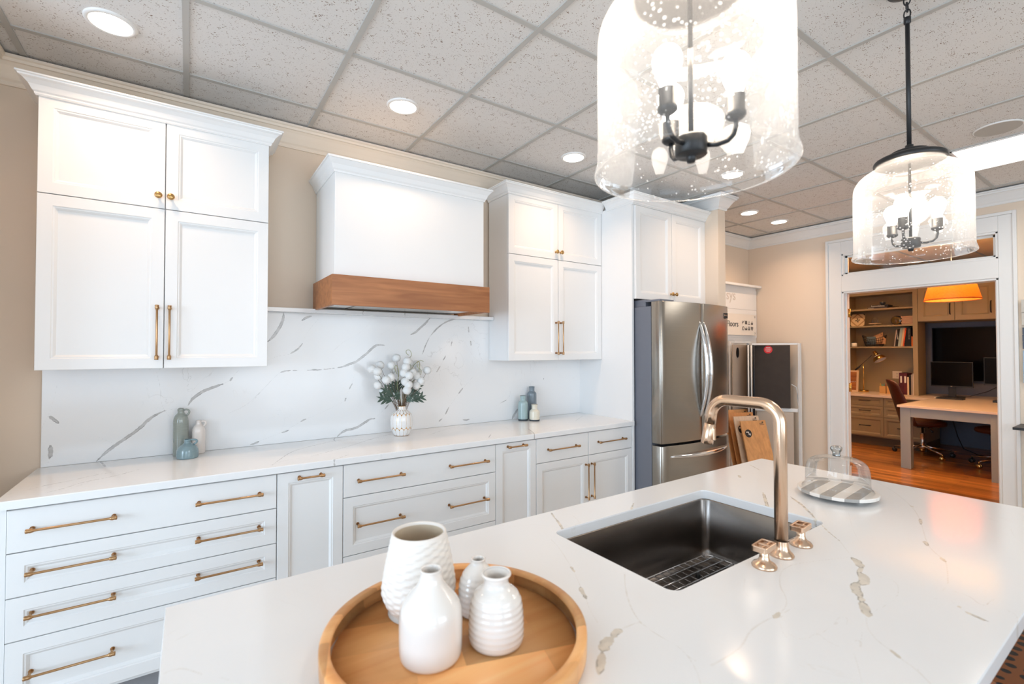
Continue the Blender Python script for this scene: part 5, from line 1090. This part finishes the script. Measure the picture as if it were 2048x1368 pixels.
for i, (y0, y1, z0, h, n_, lab) in enumerate(((2.735, 2.995, SH[0], .021, (62, 58, 72), 'grey blue book lying flat, lowest of the stack on the top shelf'), (2.722, 2.955, SH[0]+.0215, .034, (30, 28, 34), 'dark book titled in cream lettering lying on the flat stack'))):
    b = MB(); b.box(9.0, 9.2, y0, y1, z0, z0+h); o = tag(b.build('book', cm('bkt_%d' % i, *n_)), lab, 'book', 'books lying flat on the top shelf')
    if i: lettering('Remodelista', .036, lambda v: (8.999-v[2], 2.945-v[0], SH[0]+.0215+.007+v[1]), o, PAPER)
    else: lettering('INTERIORS', .016, lambda v: (8.999-v[2], 2.985-v[0], SH[0]+.005+v[1]), o, PAPER)
b = MB(); b.lathe(sm([(0, 0), (.02, 0), (.018, .006), (.03, .014), (.038, .03), (.037, .052), (.034, .052), (.02, .02), (0, .012)], 2), (9.08, 2.815, SH[0]+.0560), 28); tag(b.build('small_bowl', mat('dark_blue_ceramic', srgb(62, 70, 80), .3)), 'small dark bowl standing on the flat books', 'bowl')
b = MB(); b.lathe(sm([(0, 0), (.030, .0), (.038, .010), (.030, .020), (0, .024)], 2), (9.08, 2.685, SH[0]), 24); b.tube([(9.08, 2.66, SH[0]+.012), (9.08, 2.63, SH[0]+.024), (9.08, 2.61, SH[0]+.012)], .004, 6); tag(b.build('dark_ornament', cm('orn', 40, 36, 34)), 'low dark ornament right of the flat books', 'ornament')
# patterned tile
c = thing('patterned_tile', 'square cream tile with star and diamond pattern leaning on the shelf', 'tile', (9.1, 3.16, SH[1]))
b = MB(); TL = lambda u, v, d: (9.06+.10*v*.28-d, 3.252-.195*u, SH[1]+.198*v)
def tpoly(pts, d, mt, nm, par):
    b = MB(); n = len(pts); b.add([TL(u, v, d) for u, v in pts]+[TL(u, v, d-.0009) for u, v in pts], [tuple(range(n)), tuple(range(2*n-1, n-1, -1))]+[(i, (i+1) % n, n+(i+1) % n, n+i) for i in range(n)], False); return b
b = MB(); b.add([TL(u, v, d) for d in (0, -.012) for u, v in ((0, 0), (1, 0), (1, 1), (0, 1))], [(0, 1, 2, 3), (7, 6, 5, 4), (0, 4, 5, 1), (1, 5, 6, 2), (2, 6, 7, 3), (3, 7, 4, 0)]); b.build('tile', cm('tile_cream', 214, 190, 150), c)
TB, TK = cm('tile_brown', 170, 138, 100), cm('tile_black', 24, 20, 18)
bb = MB()
for sgn in (0, 1):
    for q in (0, 1):
        P_ = [(0, .42), (.42, 0), (.54, 0), (0, .54)]; P_ = [((1-u) if sgn else u, (1-v) if q else v) for u, v in P_]; t_ = tpoly(P_, .0012, None, '', None); bb.add(t_.v, t_.f)
bb.build('band', TB, c)
bb = MB()
for q in range(4):
    a = q*PI/2+.2; e = lambda r, dl: (.5+r*math.cos(a+dl), .5+r*math.sin(a+dl)); t_ = tpoly([(.5, .5), e(.12, .42), e(.21, 0), e(.12, -.42)], .0012, None, '', None); bb.add(t_.v, t_.f)
for u, v in ((0, 0), (1, 0), (0, 1), (1, 1)): su, sv = (1 if u == 0 else -1), (1 if v == 0 else -1); t_ = tpoly([(u, v), (u+.14*su, v), (u+.06*su, v+.06*sv), (u, v+.14*sv)], .0012, None, '', None); bb.add(t_.v, t_.f)
for u, v in ((.5, 0), (.5, 1), (0, .5), (1, .5)): 
    P_ = [(u-.06, v), (u+.06, v), (u, v+.05*(1 if v == 0 else -1))] if u == .5 else [(u, v-.06), (u, v+.06), (u+.05*(1 if u == 0 else -1), v)]; t_ = tpoly(P_, .0012, None, '', None); bb.add(t_.v, t_.f)
bb.build('star', TK, c)
c = thing('small_cake_stand', 'little cake stand on the middle shelf', 'cake stand', (9.08, 2.918, SH[1]))
b = MB(); b.lathe([(0, 0), (.035, 0), (.03, .006), (.012, .012), (.012, .022), (.07, .026), (.083, .03), (.083, .038), (0, .038)], (9.08, 2.918, SH[1]), 36); b.build('stand', cm('stand_cream', 232, 208, 172), c)
c = thing('small_glass_cloche', 'small glass cloche sitting on the little cake stand', 'cloche', (9.08, 2.918, SH[1]+.0385)); b = MB(); b.lathe(sm([(.046, 0), (.046, .05), (.036, .085), (.012, .098), (0, .099)], 2), (9.08, 2.918, SH[1]+.0385), 32); b.build('glass', CG, c)
b = MB(); b.box(9.14, 9.16, 2.60, 2.705, SH[1], SH[1]+.145); tag(b.build('box_frame', cm('pale_board', 190, 150, 110)), 'small pale board behind the round clock', 'board')
c = thing('round_clock', 'round dark glass clock leaning on the middle shelf', 'clock', (9.07, 2.64, SH[1]))
b = MB(); b.tf = lambda p: (9.09+p[1]*.9, 2.638+p[0]+p[1]*-.35, SH[1]+.072+p[2]); b.lathe([(0, -.022), (.062, -.020), (.070, -.012), (.071, .014), (.066, .02), (0, .02)], (0, 0, 0), 36, 'y'); b.build('case', BLACK, c)
b = MB(); b.tf = lambda p: (9.09+p[1]*.9, 2.638+p[0]+p[1]*-.35, SH[1]+.072+p[2]); b.lathe([(0, -.0232), (.058, -.0225), (.06, -.021)], (0, 0, 0), 36, 'y'); b.build('face', mat('amber_glass', srgb(96, 76, 40), .08), c)
c = thing('stacked_boards', 'stack of pale boards at the right end of the middle shelf', 'boards', (9.12, 2.5, SH[1]))
for i in range(6): b = MB(); b.box(9.06, 9.24, 2.415, 2.57+.01*(i % 2), SH[1]+.0005+i*.022, SH[1]+.020+i*.022); b.build('board', cm('pink_board', 196, 158, 130), c)
# third shelf
c = thing('candle_jar', 'small white candle jar with dark lid on the third shelf', 'candle', (9.07, 3.205, SH[2])); b = MB(); b.lathe([(0, 0), (.036, 0), (.038, .004), (.038, .062), (0, .062)], (9.07, 3.205, SH[2]), 28); b.build('jar', PAPER, c); b = MB(); b.lathe([(0, .0622), (.039, .0622), (.039, .072), (.01, .08), (0, .08)], (9.07, 3.205, SH[2]), 28); b.build('lid', BLACK, c)
c = thing('wire_basket', 'black oval wire basket filled with swatches on the third shelf', 'basket', (9.08, 2.93, SH[2]))
b = MB(); E_ = lambda k_, h, up_=0: [(9.09+.10*k_*math.cos(t), 2.935+.155*k_*math.sin(t), SH[2]+h+up_*(math.sin(t)**2)*.055) for t in [2*PI*q/32 for q in range(32)]]
for k_, h, u in ((.72, .004, 0), (.80, .03, .0), (.88, .058, .3), (.96, .085, .7), (1.04, .115, 1.2)): b.tube(E_(k_, h, u), .0035, 6, loop=True)
for q in range(0, 32, 1): b.tube([E_(.72, .004, 0)[q], E_(.88, .058, .3)[q], E_(1.04, .115, 1.2)[q]], .0025, 5)
b.build('wires', BLACK, c)
b = MB(); b.rings([[(9.09+.07*math.cos(t), 2.935+.11*math.sin(t), SH[2]+h) for t in [2*PI*q/28 for q in range(28)]] for h in (.002, .006)], cap0=True, cap1=True); b.build('floor_plate', BLACK, c)
def card(label, P4, col_, t=.01):
    b = MB(); b.add(list(P4)+[(x+t, y, z) for x, y, z in P4], [(0, 1, 2, 3), (7, 6, 5, 4), (0, 4, 5, 1), (1, 5, 6, 2), (2, 6, 7, 3), (3, 7, 4, 0)]); return tag(b.build('swatch_card', cm('card_%d' % len(MATS), *col_)), label, 'swatch', 'swatches in the wire basket')
z0 = SH[2]
card('slate blue swatch standing in the front of the wire basket', ((9.03, 3.02, z0+.03), (9.03, 2.90, z0+.03), (9.03, 2.90, z0+.158), (9.03, 3.02, z0+.158)), (92, 108, 118))
card('tan swatch poking up at an angle from the basket', ((9.07, 2.93, z0+.04), (9.07, 2.81, z0+.04), (9.07, 2.815, z0+.23), (9.07, 2.94, z0+.165)), (206, 160, 118))
card('second tan swatch tipped over the right rim of the basket', ((9.05, 2.90, z0+.05), (9.05, 2.78, z0+.04), (9.05, 2.77, z0+.12), (9.05, 2.84, z0+.20)), (190, 142, 100))
# desk lamp
lx, ly = 9.05, 3.075
c = thing('desk_lamp', 'brass desk lamp with angled dome shade on the office worktop', 'lamp', (lx, ly, WZ))
b = MB(); b.lathe([(0, .0005), (.065, .0005), (.068, .004), (.068, .030), (.064, .034), (0, .034)], (lx, ly, WZ), 36); b.build('base', BRASS, c)
b = MB(); b.tube([(lx, ly, WZ+.03), (lx, ly, 1.235)], .007, 10); b.build('pole', BRASS, c)
b = MB(); b.tube([(lx, ly+.115, 1.125), (lx, ly, 1.245), (lx, ly-.115, 1.375)], .005, 8); b.tube([(lx, ly+.115, 1.125), (lx, ly+.05, 1.19)], .013, 10); b.build('arm', BLACK, c)
A0 = Vector((lx-.01, ly-.145, 1.44)); A1 = Vector((lx-.035, ly-.245, 1.285)); dd = (A1-A0).normalized(); u = dd.orthogonal().normalized(); w_ = dd.cross(u)
prof = sm([(0, 0), (.022, .002), (.026, .05), (.034, .085), (.070, .115), (.086, .150), (.088, .172)], 3)
prof = [(r, h*1.02) for r, h in prof]
b = MB(); b.rings([[A0+dd*h+(u*math.cos(t)+w_*math.sin(t))*max(r, .0005) for t in [2*PI*q/36 for q in range(36)]] for r, h in prof]); sh = b.build('shade', BRASS, c)
b = MB(); b.rings([[A0+dd*(h-.003)+(u*math.cos(t)+w_*math.sin(t))*max(r-.003, .0005) for t in [2*PI*q/36 for q in range(36)]] for r, h in prof[8:]], cap0=True); b.build('shade_lining', PAPER, sh)
# picture frame
c = thing('picture_frame', 'pale framed wood-toned print standing behind the door jamb', 'picture frame', (9.02, 3.23, WZ))
def fr(d0, y0, y1, z0, z1): x = 9.0; return [(x+d0+(z0-WZ)*.12, y0, z0), (x+d0+(z0-WZ)*.12, y1, z0), (x+d0+(z1-WZ)*.12, y1, z1), (x+d0+(z1-WZ)*.12, y0, z1)]
b = MB()
for a in ((3.137, 3.254, WZ+.001, WZ+.025), (3.137, 3.254, WZ+.32, WZ+.345), (3.137, 3.165, WZ+.025, WZ+.32)):
    b.add(fr(0, *a)+fr(.014, *a), [(0, 1, 2, 3), (7, 6, 5, 4), (0, 4, 5, 1), (1, 5, 6, 2), (2, 6, 7, 3), (3, 7, 4, 0)])
b.build('frame', cm('frame_cream', 226, 196, 160), c)
b = MB(); a = (3.165, 3.254, WZ+.025, WZ+.32); b.add(fr(.006, *a)+fr(.010, *a), [(0, 1, 2, 3), (7, 6, 5, 4)]); b.build('print', wood('print_wood', srgb(190, 120, 64), srgb(130, 74, 34), 1, 4, .5), c)
lettering('made of', .022, lambda v: (9.004+(.16)*.12-v[2], 3.248-v[0], WZ+.155+v[1]), c, PAPER)
# pencil boxes
for i, (y, cols) in enumerate(((2.795, ((150, 40, 60), (40, 150, 140), (50, 170, 150), (210, 170, 40))), (2.705, ((230, 180, 40), (30, 30, 30), (240, 190, 60), (90, 140, 60))))):
    c = thing('pencil_box', ('left' if i == 0 else 'right')+' one of two square tan pencil boxes on the worktop', 'pencil box', (9.0, y, WZ))
    b = MB()
    for bx in ((8.96, 8.964, y-.04, y+.04), (9.036, 9.04, y-.04, y+.04), (8.964, 9.036, y-.04, y-.036), (8.964, 9.036, y+.036, y+.04)): b.box(*bx, WZ+.0005, WZ+.115)
    b.box(8.964, 9.036, y-.036, y+.036, WZ+.0005, WZ+.005); b.build('box', cm('tan_box', 206, 160, 100), c)
    for k, cc in enumerate(cols):
        b = MB(); yy = y-.024+k*.016; b.tube([(9.0+.004*k, yy, WZ+.006), (8.995-.006*k, yy+.006*(k-1.5), WZ+.145+.012*(k % 2))], .0042, 6)
        tag(b.build('pencil', cm('pencil_%d%d' % (i, k), *cc)), '%s pencil standing in the %s tan box' % ((('dark red', 'teal', 'green', 'ochre'), ('yellow', 'black', 'bright yellow', 'olive'))[i][k], 'left' if i == 0 else 'right'), 'pencil', 'pencils in the %s tan box' % ('left' if i == 0 else 'right'))
# binders behind the chair
g = 'binders standing behind the chair on the worktop'
for y0, y1, h, col_, lab in ((2.545, 2.598, .33, (78, 22, 44), 'burgundy binder with white label, leftmost'), (2.500, 2.543, .325, (88, 24, 40), 'burgundy binder with pale label beside the first'), (2.478, 2.498, .27, (228, 205, 176), 'slim cream folder next to the burgundy binders'), (2.452, 2.476, .30, (30, 26, 28), 'black folder beside the cream one'), (2.432, 2.450, .31, (170, 158, 148), 'grey folder second from the right'), (2.411, 2.430, .325, (236, 224, 208), 'white folder at the right end')):
    b = MB(); b.box(9.0, 9.22, y0, y1, WZ+.0005, WZ+h); o = tag(b.build('binder', cm('binder_%d' % len(MATS), *col_)), lab, 'binder', g)
    if col_[0] < 100 and col_[1] < 26: b = MB(); b.box(8.998, 9.0, (y0+y1)/2-.01, (y0+y1)/2+.01, WZ+.18, WZ+.28); b.build('label', PAPER, o)
# pendant lamp
lx, ly = 6.5, 1.425
c = thing('woven_pendant_lamp', 'orange woven tapered pendant lampshade glowing in the office', 'pendant light', (lx, ly, 1.97))
m, nt, bs = nodes('woven_shade'); N, L = nt.nodes, nt.links
tc = N.new('ShaderNodeTexCoord'); w1 = N.new('ShaderNodeTexWave'); w1.inputs['Scale'].default_value = 70; w1.bands_direction = 'DIAGONAL'; w1.inputs['Distortion'].default_value = 1.5
w2 = N.new('ShaderNodeTexNoise'); mp = N.new('ShaderNodeMapping'); mp.inputs['Rotation'].default_value = (.8, .8, 0); mp.inputs['Scale'].default_value = (150, 9, 9); L.new(tc.outputs['Object'], mp.inputs[0]); L.new(mp.outputs[0], w2.inputs[0]); L.new(tc.outputs['Object'], w1.inputs[0])
ml = N.new('ShaderNodeMath'); ml.operation = 'MULTIPLY'; L.new(w1.outputs['Fac'], ml.inputs[0]); L.new(w2.outputs[0], ml.inputs[1])
cr = N.new('ShaderNodeValToRGB'); cr.color_ramp.elements[0].color = (*srgb(170, 80, 12), 1); cr.color_ramp.elements[1].color = (*srgb(230, 130, 45), 1); cr.color_ramp.elements[1].position = .5; L.new(ml.outputs[0], cr.inputs[0])
tl = N.new('ShaderNodeBsdfTranslucent'); L.new(cr.outputs[0], tl.inputs[0]); L.new(cr.outputs[0], bs.inputs['Base Color']); ms = N.new('ShaderNodeMixShader'); ms.inputs[0].default_value = .25
L.new(bs.outputs[0], ms.inputs[1]); L.new(tl.outputs[0], ms.inputs[2]); L.new(ms.outputs[0], nt.nodes['Material Output'].inputs[0])
b = MB(); b.lathe([(.222, 0), (.223, .002), (.150, .30), (.148, .30)], (lx, ly, 1.972), 64); b.build('shade', m, c, recalc=False)
b = MB(); b.lathe([(.2235, .0), (.2215, .016)], (lx, ly, 1.970), 64); b.build('shade_trim', cm('shade_trim', 190, 105, 30), c, solid=.002)
b = MB(); b.lathe(sm([(0, .10), (.03, .11), (.04, .15), (.025, .19), (.012, .22), (0, .22)], 2), (lx, ly, 1.972), 20); b.build('bulb', emis('office_bulb', (1, .75, .45), 25), c)
b = MB(); b.tube([(lx, ly, 2.19), (lx, ly, CZ)], .004, 8); b.build('cord', BLACK, c)
l = bpy.data.lights.new('office_lamp', 'POINT'); l.energy = 34; l.color = (1, .66, .34); l.shadow_soft_size = .05; o = bpy.data.objects.new('office_lamp', l); COL.objects.link(o); o.parent = c; o.location = (-.05, .02, .275)
arealight('office_lamp_uplight', (lx, ly, 2.285), (PI, 0, 0), .22, .22, 45, (1, .66, .34), 175, c, 'DISK')
for x, y, lab in ((6.75, 2.60, 'downlight in the office ceiling seen at the left of the transom'), (7.4, 1.75, 'downlight in the office ceiling seen at the right of the transom'), (8.2, 3.1, 'downlight in the office ceiling above the shelving')):
    down(x, y, lab, 22, grp='downlights in the office ceiling', col=(1, .62, .34))
# ================================================================== tidy
for o in bpy.data.objects:
    if '_w' in o: del o['_w']
